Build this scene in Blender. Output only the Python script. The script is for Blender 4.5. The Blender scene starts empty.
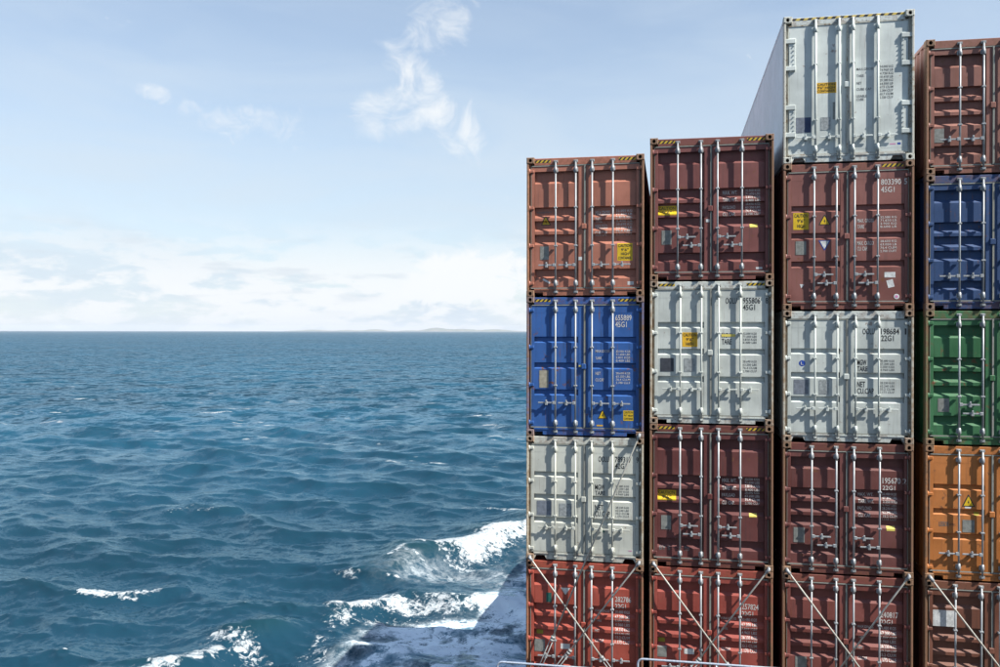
import bpy, bmesh, math, random
import numpy as np
from mathutils import Vector, Matrix

random.seed(7)
S = bpy.context.scene
COL = S.collection
R = math.radians

# ------------------------------------------------------------------ camera
CAM_Z = 20.0
cam_d = bpy.data.cameras.new('camera')
cam_d.lens = 31.925; cam_d.sensor_width = 36.0
cam_d.clip_start = 0.1; cam_d.clip_end = 120000
cam = bpy.data.objects.new('camera', cam_d); COL.objects.link(cam)
cam.matrix_world = (Matrix.Translation((0, 0, CAM_Z)) @ Matrix.Rotation(R(10.856), 4, 'Z')
                    @ Matrix.Rotation(R(90 - 0.153), 4, 'X') @ Matrix.Rotation(R(0.082), 4, 'Z'))
S.camera = cam

# ------------------------------------------------------------------ light
SUN_AZ, SUN_EL = 71.0, 46.0            # azimuth from the container faces' normal towards the right
sdir = Vector((math.sin(R(SUN_AZ)) * math.cos(R(SUN_EL)), -math.cos(R(SUN_AZ)) * math.cos(R(SUN_EL)), math.sin(R(SUN_EL))))
sun_d = bpy.data.lights.new('sun', 'SUN'); sun_d.energy = 5.0; sun_d.angle = R(0.55); sun_d.color = (1.0, 0.95, 0.87)
sun = bpy.data.objects.new('sun', sun_d); COL.objects.link(sun)
sun.rotation_euler = sdir.to_track_quat('Z', 'Y').to_euler(); sun.location = (30, -20, 60)

S.view_settings.view_transform = 'Standard'; S.view_settings.look = 'None'
S.view_settings.exposure = 0.88; S.view_settings.gamma = 1.0
S.view_settings.use_curve_mapping = False
S.render.engine = 'CYCLES'
S.cycles.max_bounces = 5; S.cycles.diffuse_bounces = 2; S.cycles.glossy_bounces = 2; S.cycles.volume_bounces = 0; S.cycles.transmission_bounces = 1
S.cycles.caustics_reflective = False; S.cycles.caustics_refractive = False

# node helpers ------------------------------------------------------
class NT:
    def __init__(s, tree): s.t = tree; s.t.nodes.clear()
    def n(s, typ, **kw):
        nd = s.t.nodes.new(typ)
        for k, v in kw.items():
            if k == 'ins':
                for i, val in v.items(): s.set(nd.inputs[i], val)
            else: setattr(nd, k, v)
        return nd
    def set(s, inp, val):
        if isinstance(val, bpy.types.NodeSocket): s.t.links.new(val, inp)
        else: inp.default_value = val
    def math(s, op, a, b=0.0, c=None, clamp=False):
        nd = s.t.nodes.new('ShaderNodeMath'); nd.operation = op; nd.use_clamp = clamp
        s.set(nd.inputs[0], a); s.set(nd.inputs[1], b)
        if c is not None: s.set(nd.inputs[2], c)
        return nd.outputs[0]
    def vmath(s, op, a, b=None):
        nd = s.t.nodes.new('ShaderNodeVectorMath'); nd.operation = op
        s.set(nd.inputs[0], a)
        if b is not None:
            if op == 'SCALE': s.set(nd.inputs[3], b)
            else: s.set(nd.inputs[1], b)
        return nd.outputs['Value'] if op in ('DOT_PRODUCT', 'LENGTH') else nd.outputs[0]
    def smooth(s, x, lo, hi, a=0.0, b=1.0):
        nd = s.t.nodes.new('ShaderNodeMapRange'); nd.interpolation_type = 'SMOOTHSTEP'
        s.set(nd.inputs[0], x); s.set(nd.inputs[1], lo); s.set(nd.inputs[2], hi); s.set(nd.inputs[3], a); s.set(nd.inputs[4], b)
        return nd.outputs[0]
    def mix(s, fac, a, b, blend='MIX'):
        nd = s.t.nodes.new('ShaderNodeMix'); nd.data_type = 'RGBA'; nd.blend_type = blend
        s.set(nd.inputs[0], fac); s.set(nd.inputs[6], a); s.set(nd.inputs[7], b)
        return nd.outputs[2]
    def noise(s, vec, scale, detail=4.0, rough=0.55, lac=2.0, dist=0.0, out=0):
        nd = s.t.nodes.new('ShaderNodeTexNoise')
        s.set(nd.inputs['Vector'], vec); s.set(nd.inputs['Scale'], scale); s.set(nd.inputs['Detail'], detail)
        s.set(nd.inputs['Roughness'], rough); s.set(nd.inputs['Lacunarity'], lac); s.set(nd.inputs['Distortion'], dist)
        return nd.outputs[out]
    def vscale(s, vec, sc): return s.vmath('MULTIPLY', vec, sc)

def c4(c, k=1.0): return (c[0] * k, c[1] * k, c[2] * k, 1.0)

# ------------------------------------------------------------------ sky
W = bpy.data.worlds.new('World'); S.world = W; W.use_nodes = True
w = NT(W.node_tree)
sky = w.n('ShaderNodeTexSky', sky_type='NISHITA', sun_disc=False, sun_elevation=R(SUN_EL), sun_rotation=R(180 - SUN_AZ),
          altitude=20.0, air_density=1.0, dust_density=0.45, ozone_density=1.0)
tc = w.n('ShaderNodeTexCoord')
D = tc.outputs['Generated']
sep = w.n('ShaderNodeSeparateXYZ', ins={0: D})
el = sep.outputs[2]
SKY_K = 0.094
skyc = sky.outputs[0]
cloud_white = (5.6, 5.75, 5.85, 1)
# thin veil of cirrus haze, denser low down
veil_n = w.noise(w.vscale(D, (2.0, 2.0, 9.0)), 1.6, 4, 0.55, dist=0.6)
veil = w.math('MULTIPLY', w.smooth(veil_n, 0.28, 0.72, 0.72, 1.20), w.smooth(el, 0.0, 0.55, 0.84, 0.16))
col = w.mix(veil, skyc, (3.98, 4.62, 5.25, 1))
# low banks of cumulus over the horizon
n1 = w.noise(w.vscale(D, (5.0, 5.0, 16.0)), 3.6, 7, 0.62, dist=0.2)
n1b = w.noise(w.vscale(D, (1.2, 1.2, 3.5)), 2.3, 3, 0.5)
m1 = w.math('MULTIPLY', w.smooth(w.math('ADD', n1, w.math('MULTIPLY', n1b, 0.50)), 0.70, 0.84), w.smooth(el, 0.035, 0.135, 1.0, 0.0))
col = w.mix(w.math('MULTIPLY', m1, 0.95), col, cloud_white)
# their pale grey undersides
n2 = w.noise(w.vmath('ADD', w.vscale(D, (5.0, 5.0, 30.0)), (3.1, 1.7, 0.4)), 2.0, 6, 0.58)
m2 = w.math('MULTIPLY', w.smooth(n2, 0.55, 0.66), w.math('MULTIPLY', w.smooth(el, 0.0, 0.05), w.smooth(el, 0.07, 0.14, 1.0, 0.0)))
col = w.mix(w.math('MULTIPLY', m2, 0.55), col, (4.0, 4.5, 5.0, 1))
# torn wisps higher up: clusters at fixed bearings
n0 = w.noise(D, 9.0, 3, 0.5, out=1)
dw = w.vmath('ADD', D, w.vmath('SCALE', w.vmath('SUBTRACT', n0, (0.5, 0.5, 0.5)), 0.045))
def wisp(cx, ang, sx, sy, scale, lo, hi, amt, col, off):
    c = Vector(cx).normalized()
    right = Vector((c.y, -c.x, 0)).normalized(); up = right.cross(c)
    ca, sa = math.cos(R(ang)), math.sin(R(ang))
    a = right * ca + up * sa; b = up * ca - right * sa
    pa = w.math('DIVIDE', w.math('SUBTRACT', w.vmath('DOT_PRODUCT', dw, tuple(a)), c.dot(a)), sx)
    pb = w.math('DIVIDE', w.math('SUBTRACT', w.vmath('DOT_PRODUCT', dw, tuple(b)), c.dot(b)), sy)
    front = w.smooth(w.vmath('DOT_PRODUCT', D, tuple(c)), 0.5, 0.8)
    r2 = w.math('ADD', w.math('MULTIPLY', pa, pa), w.math('MULTIPLY', pb, pb))
    g = w.math('MULTIPLY', w.smooth(r2, 0.0, 1.0, 1.0, 0.0), front)
    nz = w.noise(w.vmath('ADD', w.vscale(D, (1.0, 1.0, 1.25)), off), 10.0 * scale, 6, 0.64, dist=0.9)
    m = w.smooth(w.math('ADD', nz, w.math('MULTIPLY', w.math('SUBTRACT', g, 1.0), 0.42)), lo, hi)
    m = w.math('MULTIPLY', w.math('MULTIPLY', m, front), amt, clamp=True)
    return w.mix(m, col, cloud_white)
col = wisp((-0.255, 0.933, 0.247), -52, 0.120, 0.040, 2.0, 0.28, 0.68, 0.85, col, (1.3, 0.2, 5.1))
col = wisp((-0.292, 0.928, 0.236), 14, 0.080, 0.045, 2.2, 0.30, 0.72, 0.75, col, (7.3, 2.2, 1.1))
col = wisp((-0.245, 0.912, 0.325), 35, 0.070, 0.045, 2.4, 0.30, 0.75, 0.7, col, (2.9, 6.2, 3.1))
col = wisp((-0.430, 0.874, 0.218), -8, 0.110, 0.030, 3.4, 0.34, 0.80, 0.62, col, (4.4, 1.2, 8.1))
col = wisp((-0.500, 0.833, 0.237), -14, 0.075, 0.013, 2.6, 0.27, 0.74, 0.6, col, (9.4, 3.2, 2.1))
col = wisp((-0.225, 0.970, 0.058), 4, 0.110, 0.045, 3.0, 0.24, 0.44, 1.0, col, (6.1, 4.7, 1.6))
bg = w.n('ShaderNodeBackground', ins={0: col, 1: SKY_K})
W.cycles.sampling_method = 'MANUAL'; W.cycles.sample_map_resolution = 512
out = w.n('ShaderNodeOutputWorld', ins={0: bg.outputs[0]})

# ------------------------------------------------------------------ tagging helpers
def tag(o, label, cat, group=None):
    o['label'] = label; o['category'] = cat
    if group: o['group'] = group
    return o
def kind(o, k): o['kind'] = k; return o
def empty(name, loc=(0, 0, 0)):
    o = bpy.data.objects.new(name, None); o.empty_display_size = 0.3
    COL.objects.link(o); o.location = loc; return o
def link(name, me, mat=None, parent=None, loc=(0, 0, 0)):
    o = bpy.data.objects.new(name, me); COL.objects.link(o)
    o.location = loc
    if parent: o.parent = parent
    if mat is not None:
        if not me.materials: me.materials.append(None)
        o.material_slots[0].link = 'OBJECT'; o.material_slots[0].material = mat
    return o
def bm_mesh(name, bm, smooth=False):
    me = bpy.data.meshes.new(name); bm.normal_update(); bm.to_mesh(me); bm.free()
    if smooth:
        for p in me.polygons: p.use_smooth = True
    return me
def box(bm, x0, x1, y0, y1, z0, z1, bev=0.0):
    vs = [bm.verts.new((x, y, z)) for x in (x0, x1) for y in (y0, y1) for z in (z0, z1)]
    fs = [bm.faces.new([vs[i] for i in f]) for f in ((0, 1, 3, 2), (4, 6, 7, 5), (0, 4, 5, 1), (2, 3, 7, 6), (0, 2, 6, 4), (1, 5, 7, 3))]
    if bev:
        es = list({e for f in fs for e in f.edges})
        bmesh.ops.bevel(bm, geom=es, offset=bev, segments=1, affect='EDGES')
def tube(bm, pts, r, n=8, cap=True):
    pts = [Vector(p) for p in pts]
    rings = []
    for i, p in enumerate(pts):
        t = (pts[min(i + 1, len(pts) - 1)] - pts[max(i - 1, 0)]).normalized()
        a = t.orthogonal().normalized() if i == 0 else (pa - t * pa.dot(t)).normalized()
        pa = a; b = t.cross(a)
        rings.append([bm.verts.new(p + (a * math.cos(2 * math.pi * k / n) + b * math.sin(2 * math.pi * k / n)) * r) for k in range(n)])
    for i in range(len(rings) - 1):
        for k in range(n):
            f = bm.faces.new((rings[i][k], rings[i][(k + 1) % n], rings[i + 1][(k + 1) % n], rings[i + 1][k])); f.smooth = True
    if cap:
        bm.faces.new(rings[0][::-1]); bm.faces.new(rings[-1])
def quad(bm, *p): return bm.faces.new([bm.verts.new(q) for q in p])

# ------------------------------------------------------------------ materials
MATS = {}
def principled(name, base, rough=0.5, metal=0.0):
    m = bpy.data.materials.new(name); m.use_nodes = True
    t = NT(m.node_tree)
    b = t.n('ShaderNodeBsdfPrincipled', ins={'Base Color': base if len(base) == 4 else c4(base), 'Roughness': rough, 'Metallic': metal})
    t.n('ShaderNodeOutputMaterial', ins={0: b.outputs[0]})
    MATS[name] = m
    return m, t, b
def coords(t):
    tc = t.n('ShaderNodeTexCoord'); oi = t.n('ShaderNodeObjectInfo')
    return t.vmath('ADD', tc.outputs['Object'], t.vmath('SCALE', (13.1, 7.7, 21.3), oi.outputs['Random']))
RUST = (0.16, 0.065, 0.028)
def paint(name, colr, wear=1.0, rough=0.5, metal_look=False):
    m, t, b = principled(name, colr, rough)
    P = coords(t)
    n1 = t.noise(P, 1.3, 6, 0.6)
    c = t.mix(t.smooth(n1, 0.30, 0.72), c4(colr, 0.80), c4([min(1, x * 1.10 + 0.008) for x in colr]))
    # grime runs down the sheet
    st = t.noise(t.vscale(P, (17.0, 17.0, 0.9)), 1.0, 6, 0.62)
    c = t.mix(t.math('MULTIPLY', t.smooth(st, 0.52, 0.78), 0.55 * wear), c, c4([x * 0.35 + 0.02 for x in colr]))
    # chalky scuffs
    sc = t.noise(t.vscale(P, (3.0, 3.0, 9.0)), 2.6, 8, 0.7)
    c = t.mix(t.math('MULTIPLY', t.smooth(sc, 0.60, 0.78), 0.30 * wear), c, c4([min(1, x * 0.6 + 0.16) for x in colr]))
    # rust bleeding and chips
    r1 = t.noise(P, 7.0, 9, 0.68); r2 = t.noise(P, 1.1, 3, 0.5)
    rust = t.smooth(t.math('ADD', r1, t.math('MULTIPLY', r2, 0.30)), 0.80 - 0.02 * wear, 0.86)
    rs = t.noise(t.vscale(P, (26.0, 26.0, 1.3)), 1.0, 4, 0.6)
    rust2 = t.math('MULTIPLY', t.smooth(rs, 0.63, 0.76), 0.70)
    rf = t.math('MULTIPLY', t.math('MAXIMUM', rust, rust2), 0.75 * wear, clamp=True)
    c = t.mix(rf, c, c4(RUST))
    t.set(b.inputs['Base Color'], c)
    t.set(b.inputs['Roughness'], t.smooth(n1, 0.2, 0.8, rough - 0.06, rough + 0.16))
    bmp = t.n('ShaderNodeBump', ins={'Strength': 0.25, 'Distance': 0.006, 'Height': t.noise(P, 5.0, 4, 0.5)})
    t.set(b.inputs['Normal'], bmp.outputs[0])
    return m

def insulated(): paint('paint_insulated_panel', (0.80, 0.84, 0.86), 0.5, 0.4)  # reefer white made paler, to brighten the side wall in shade
insulated()
def rusty(name, base, pc, amt=0.5, rough=0.75):
    """weathered steel: half primer or paint, half brown rust"""
    m, t, b = principled(name, base, rough)
    P = coords(t)
    n = t.noise(P, 11.0, 8, 0.65); n2 = t.noise(P, 3.0, 3, 0.5)
    f = t.smooth(t.math('ADD', t.math('MULTIPLY', n, 0.7), t.math('MULTIPLY', n2, 0.3)), 0.5 - 0.16 * amt - 0.06, 0.5 + 0.12)
    c = t.mix(f, c4(pc), c4(base))
    c = t.mix(t.smooth(t.noise(P, 24.0, 5, 0.6), 0.55, 0.75), c, c4(base, 0.45))
    t.set(b.inputs['Base Color'], c)
    bmp = t.n('ShaderNodeBump', ins={'Strength': 0.35, 'Distance': 0.004, 'Height': n})
    t.set(b.inputs['Normal'], bmp.outputs[0])
    return m

COLR = {
    'terracotta': (0.385, 0.148, 0.098),
    'blue': (0.022, 0.098, 0.325),
    'grey_white': (0.52, 0.54, 0.49),
    'signal_red': (0.365, 0.070, 0.046),
    'maroon': (0.185, 0.060, 0.054),
    'pale_grey': (0.53, 0.57, 0.54),
    'dark_maroon': (0.130, 0.037, 0.034),
    'brick_red': (0.300, 0.060, 0.044),
    'reefer_white': (0.57, 0.62, 0.60),
    'oxide': (0.205, 0.076, 0.064),
    'silver_grey': (0.50, 0.545, 0.525),
    'umber_red': (0.135, 0.042, 0.037),
    'wine_red': (0.185, 0.052, 0.043),
    'salmon_brown': (0.240, 0.098, 0.074),
    'navy': (0.018, 0.058, 0.165),
    'green': (0.030, 0.140, 0.055),
    'orange':       (0.440, 0.155, 0.035),
    'chestnut':     (0.165, 0.062, 0.038),
}
for k, v in COLR.items():
    light = k in ('grey_white', 'pale_grey', 'reefer_white', 'silver_grey')
    paint('paint_' + k, v, 0.8 if light else (1.45 if k in ('blue', 'green', 'orange', 'navy') else 1.2), 0.5)
    rusty('casting_' + k, (0.215, 0.130, 0.078), tuple(0.35 * x + 0.65 * y for x, y in zip(v, (0.33, 0.225, 0.145))) if k != 'reefer_white' else (0.55, 0.56, 0.50), 0.9 if k != 'reefer_white' else -0.5)
    rusty('post_' + k, (0.30, 0.22, 0.14) if light else (0.21, 0.12, 0.065), tuple(0.6 * x + 0.4 * y for x, y in zip(v, (0.42, 0.34, 0.23))) if light else tuple(0.6 * x + 0.4 * y for x, y in zip(v, (0.30, 0.19, 0.11))), 0.55 if k != 'reefer_white' else -0.6)
    rusty('rail_' + k, tuple(0.5 * x + 0.5 * y for x, y in zip(v, RUST)), v, 0.05 if light else 0.2, 0.6)

def galv(name, base, rough=0.42):
    m, t, b = principled(name, base, rough, 0.15)
    P = coords(t)
    n = t.noise(t.vscale(P, (30, 30, 6)), 1.0, 5, 0.6)
    c = t.mix(t.smooth(n, 0.35, 0.7), c4(base, 0.78), c4(base, 1.08))
    c = t.mix(t.math('MULTIPLY', t.smooth(t.noise(t.vscale(P, (20, 20, 2.2)), 1.4, 6, 0.7), 0.62, 0.74), 0.6), c, c4((0.30, 0.19, 0.11)))
    t.set(b.inputs['Base Color'], c)
    return m
galv('galvanised', (0.35, 0.375, 0.395))
galv('galvanised_dull', (0.33, 0.345, 0.345), 0.5)
galv('lashing_steel', (0.54, 0.53, 0.48), 0.45)
galv('rail_paint', (0.40, 0.46, 0.56), 0.45)

def flat(name, base, rough=0.55, var=0.15, sc=14.0):
    m, t, b = principled(name, base, rough)
    P = coords(t)
    c = t.mix(t.smooth(t.noise(P, sc, 6, 0.62), 0.30, 0.75), c4(base, 1 - var), c4([min(1, x * (1 + var * 0.5)) for x in base]))
    t.set(b.inputs['Base Color'], c)
    return m
flat('rubber', (0.075, 0.078, 0.072), 0.8)
flat('rubber_grey', (0.29, 0.30, 0.27), 0.8)
flat('hole_dark', (0.012, 0.011, 0.010), 0.9)
flat('sticker_yellow', (0.70, 0.47, 0.02), 0.45)
flat('sticker_amber', (0.72, 0.42, 0.03), 0.45)
flat('sticker_white', (0.66, 0.68, 0.68), 0.5, 0.3)
flat('sticker_pale_yellow', (0.72, 0.60, 0.14), 0.5)
flat('sticker_olive', (0.35, 0.30, 0.03), 0.5)
flat('sticker_blue', (0.02, 0.07, 0.36), 0.4)
flat('sticker_pink', (0.60, 0.22, 0.42), 0.5)
flat('print_black', (0.025, 0.027, 0.030), 0.6, 0.3, 30)
flat('print_grey', (0.16, 0.17, 0.17), 0.6, 0.3, 30)
flat('print_white', (0.62, 0.60, 0.58), 0.6, 0.35, 30)
flat('plate_grey', (0.24, 0.25, 0.235), 0.35, 0.3)
flat('plate_beige', (0.38, 0.35, 0.27), 0.4, 0.3)
flat('plate_dark', (0.055, 0.060, 0.075), 0.4, 0.3)
flat('plate_mid', (0.20, 0.225, 0.27), 0.4, 0.3)
flat('plate_pale', (0.33, 0.36, 0.37), 0.35, 0.4, 22)
flat('plate_navy', (0.035, 0.055, 0.13), 0.4, 0.2)
flat('patch_teal', (0.02, 0.12, 0.10), 0.5)
flat('deck_paint', (0.060, 0.050, 0.045), 0.7, 0.3, 1.5)
flat('deckhouse_paint', (0.42, 0.42, 0.40), 0.6, 0.2, 0.6)
def hazard(name, base, ang, period):
    m, t, b = principled(name, base, 0.5)
    tc = t.n('ShaderNodeTexCoord'); s_ = t.n('ShaderNodeSeparateXYZ', ins={0: tc.outputs['Object']})
    ph = t.math('FRACT', t.math('DIVIDE', t.math('SUBTRACT', s_.outputs[0], t.math('MULTIPLY', s_.outputs[2], ang)), period))
    f = t.math('GREATER_THAN', ph, 0.5)
    dirt = t.noise(tc.outputs['Object'], 20, 5, 0.6)
    c = t.mix(f, c4((0.018, 0.019, 0.022)), c4(base))
    c = t.mix(t.smooth(dirt, 0.55, 0.75, 0, 0.5), c, c4((0.12, 0.08, 0.05)))
    t.set(b.inputs['Base Color'], c)
hazard('hazard_tape', (0.58, 0.40, 0.03), 0.9, 0.088)
hazard('hazard_tape_reefer', (0.60, 0.45, 0.10), 0.9, 0.150)

# ------------------------------------------------------------------ sea
def sea_mesh():
    H = CAM_Z; F = 887.0
    # rings: about one every 0.6 thousandth of dip angle near, then out to the horizon
    pix = np.concatenate([np.linspace(500, 345, 215, endpoint=False), np.linspace(345, 0.4, 560)])
    rr = H * F / pix
    rr = np.concatenate([[8, 16, 24, 30], rr[rr > 33]])
    az = np.concatenate([np.radians(np.arange(-180, -46, 4.0)), np.radians(np.linspace(-46, -2, 660)), np.radians(np.arange(0, 180, 4.0))])
    na, nr = len(az), len(rr)
    A, Rr = np.meshgrid(az, rr)
    X = Rr * np.sin(A); Y = Rr * np.cos(A)
    dr = np.gradient(rr)[:, None] * np.ones((1, na))
    da = np.minimum(np.gradient(az), np.radians(4))[None, :] * Rr
    sp = np.maximum(dr, da)
    rng = np.random.default_rng(11)
    hgt = np.zeros_like(X); dx = np.zeros_like(X); dy = np.zeros_like(X); jac = np.zeros_like(X)
    lam = np.exp(np.linspace(np.log(0.75), np.log(34), 130)) * rng.uniform(0.95, 1.05, 130)
    mean = math.radians(-104)                       # travel direction
    amp = np.where(lam < 13, (lam / 13) ** 1.0, (13 / lam) ** 1.3)
    amp *= 0.50 / math.sqrt((amp ** 2).sum() / 2) / 1.0
    amp *= 0.56
    for L, a in zip(lam, amp):
        th = mean + rng.normal(0, 0.45 if L > 5 else 0.70)
        k = 2 * math.pi / L; kx, ky = k * math.cos(th), k * math.sin(th)
        ph = rng.uniform(0, 2 * math.pi)
        wgt = np.clip((L / sp - 2.2) / 3.0, 0, 1)
        q = kx * X + ky * Y + ph
        s_, c_ = np.sin(q), np.cos(q)
        aa = a * wgt
        hgt += aa * c_; dx -= 1.0 * aa * math.cos(th) * s_; dy -= 1.0 * aa * math.sin(th) * s_
        jac += 0.9 * aa * k * c_
    foam = np.zeros_like(X); lace = np.zeros_like(X)
    arc = None
    def dist_poly(pts):
        best = np.full(X.shape, 1e9); side = np.zeros_like(X); nonlocal arc
        arc = np.zeros_like(X); nseg = len(pts) - 1; i = 0
        for (x0, y0), (x1, y1) in zip(pts[:-1], pts[1:]):
            vx, vy = x1 - x0, y1 - y0; l2 = vx * vx + vy * vy
            t = np.clip(((X - x0) * vx + (Y - y0) * vy) / l2, 0, 1)
            ddx, ddy = X - (x0 + t * vx), Y - (y0 + t * vy)
            d = np.hypot(ddx, ddy); m = d < best
            best = np.where(m, d, best); side = np.where(m, np.sign(vx * ddy - vy * ddx) * d, side); arc = np.where(m, (i + t) / nseg, arc); i += 1
        return best, side
    clear = np.ones_like(X)
    def ridge(pts, h, w_near, w_far):
        nonlocal hgt, clear
        d, s_ = dist_poly(pts); clear = np.minimum(clear, (d > 5.0) * 1.0)
        fd = np.clip(arc / 0.28, 0, 1) * np.clip((1 - arc) / 0.15, 0, 1); fd = fd * fd * (3 - 2 * fd); h = h * fd
        ww = np.where(s_ > 0, w_far, w_near)
        hgt = hgt * (1 - 0.2 * np.exp(-(d / (2 * w_far)) ** 2) * fd) + h * np.exp(-(d / ww) ** 2)
        # trough in front of the breaking face
        hgt = hgt - 0.45 * h * np.exp(-((s_ + 2.2 * w_near + 1.0) / 1.8) ** 2) * np.exp(-(d / 5.5) ** 4)
    def froth(pts, wd, a):
        nonlocal foam
        d, _ = dist_poly(pts); foam = np.maximum(foam, a * np.exp(-(d / wd) ** 2))
    ridge([(-24.5, 64.5), (-22.4, 70.5), (-20.7, 75.5), (-17.9, 78.8), (-16.0, 83.5), (-14.2, 88.1), (-10, 99)], 1.45, 1.6, 4.5)
    ridge([(-25.2, 55.5), (-22.8, 58.5), (-21.1, 61.8), (-18.9, 63.3), (-15.6, 62.6), (-12.9, 63.4), (-8.4, 65.4)], 0.75, 1.1, 2.2)
    ridge([(-34, 37), (-31, 42), (-29.4, 45.3), (-27.9, 49.2), (-27.2, 52.3), (-25.9, 53.9), (-24.0, 56.8)], 0.95, 1.3, 3.0)
    ridge([(-45, 57.0), (-42.7, 59.3), (-41.0, 60.0), (-38.6, 61.1), (-36, 63)], 0.42, 0.8, 1.9)
    ridge([(-55, 85), (-52.8, 90.1), (-48.3, 89.4), (-45, 91)], 0.55, 1.2, 3.0)
    froth([(-21.4, 77.0), (-18.7, 78.2), (-16.9, 79.0), (-15.4, 83.6), (-12.6, 88.4)], 1.7, 1.15)
    froth([(-18.6, 78.0), (-17.0, 77.3)], 2.0, 1.15)
    froth([(-20.5, 77.0), (-18.6, 74.9), (-16.9, 73.7)], 1.0, 0.62)
    froth([(-16.4, 96.4), (-13.2, 93.4)], 1.6, 1.0)
    froth([(-22.6, 97.5), (-20.0, 98.8)], 0.8, 0.75); froth([(-19.6, 97.0), (-17, 95.8)], 0.8, 0.55)
    froth([(-23.2, 72.2), (-22.6, 73.9)], 0.6, 0.9); froth([(-22.4, 73.4), (-20.4, 72.6)], 0.5, 0.5)
    froth([(-27.3, 68.7), (-25.2, 67.8)], 0.6, 0.6); froth([(-22.2, 67.8), (-21.3, 67.9)], 0.45, 0.8)
    froth([(-22.7, 60.0), (-20.8, 61.9), (-18.7, 62.0)], 1.05, 1.0)
    froth([(-18.5, 61.9), (-16.4, 62.2), (-14.2, 62.7)], 1.2, 0.85)
    froth([(-14.2, 62.9), (-12.0, 62.9), (-8.8, 64.4)], 1.15, 1.1)
    froth([(-21.6, 58.4), (-18.5, 59.2), (-15.0, 59.6), (-12.0, 60.6)], 1.5, 0.62)
    froth([(-22.6, 56.6), (-22.0, 53.0), (-21.4, 50.0)], 1.0, 0.42)
    froth([(-28.9, 45.8), (-28.4, 48.3), (-27.7, 50.0)], 0.75, 0.95)
    froth([(-28.0, 51.6), (-26.3, 51.2), (-24.4, 49.8), (-22.8, 48.4)], 1.2, 0.62)
    froth([(-43.0, 59.2), (-41.4, 60.1), (-40.2, 60.2)], 0.55, 1.0); froth([(-40.2, 60.0), (-38.6, 61.2)], 0.6, 0.7)
    froth([(-53.4, 88.4), (-52.3, 90.2)], 0.5, 0.7); froth([(-50.4, 89.0), (-48.6, 89.2)], 0.5, 0.5)
    froth([(-111.9, 198.9), (-107.3, 203.3)], 1.2, 1.0)
    froth([(-79.9, 208.1), (-71.7, 208.4)], 1.2, 0.9); froth([(-83.4, 193.2), (-71, 196)], 1.6, 0.45)
    # lacy foam left along the ship's side
    dl, _ = dist_poly([(-10, 30), (-12, 50), (-12, 58), (-10, 62)])
    lace = np.exp(-(dl / 11.8) ** 6)
    lace *= np.clip((62.5 - Y - 0.30 * np.maximum(-11 - X, 0)) / 2.0, 0, 1) * np.clip((X + 21.5 - 0.10 * (Y - 50)) / 3.0, 0, 1)
    d2, _ = dist_poly([(-11, 62), (-9, 80), (-6, 110)]); lace = np.maximum(lace, np.maximum(0.20 * np.exp(-(d2 / 5.0) ** 2), 0.95 * np.exp(-(d2 / 2.7) ** 4)))
    d3, _ = dist_poly([(-20, 70.5), (-14, 71.5)]); lace = np.maximum(lace, 0.25 * np.exp(-(d3 / 3) ** 2))
    # whitecaps where the crests are sharpest
    jn = jac / (jac[(Rr < 300)].std() + 1e-9)
    caps = np.clip((jn - 2.75) / 0.9, 0, 1) * (Rr < 420) * (Rr > 50) * clear
    foam = np.maximum(foam, 0.75 * caps)
    fade = np.clip((Rr - 8) / 16, 0, 1)
    far = np.clip((Rr - 90) / 500, 0, 1) ** 0.6
    co = np.stack([X + dx * fade, Y + dy * fade, hgt * fade], -1).reshape(-1, 3).astype(np.float32)
    idx = np.arange(na * nr).reshape(nr, na)
    nxt = np.roll(idx, -1, axis=1)
    q = np.stack([idx[:-1], nxt[:-1], nxt[1:], idx[1:]], -1).reshape(-1, 4)
    me = bpy.data.meshes.new('sea')
    me.vertices.add(len(co) + 1); me.vertices.foreach_set('co', np.concatenate([co.ravel(), [0, 0, 0]]).astype(np.float32))
    ntri = na
    tri = np.stack([np.full(na, na * nr), nxt[0], idx[0]], -1)
    me.loops.add(q.size + tri.size)
    me.loops.foreach_set('vertex_index', np.concatenate([q.ravel(), tri.ravel()]).astype(np.int32))
    me.polygons.add(len(q) + ntri)
    me.polygons.foreach_set('loop_start', np.concatenate([np.arange(0, q.size, 4), q.size + np.arange(0, tri.size, 3)]).astype(np.int32))
    me.polygons.foreach_set('use_smooth', np.ones(len(q) + ntri, dtype=bool))
    me.update(calc_edges=True); me.validate()
    for nm, arr in (('foam', foam), ('lace', lace), ('far', far), ('crest', hgt)):
        at = me.attributes.new(nm, 'FLOAT', 'POINT')
        at.data.foreach_set('value', np.concatenate([arr.ravel(), [0]]).astype(np.float32))
    return me

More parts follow.
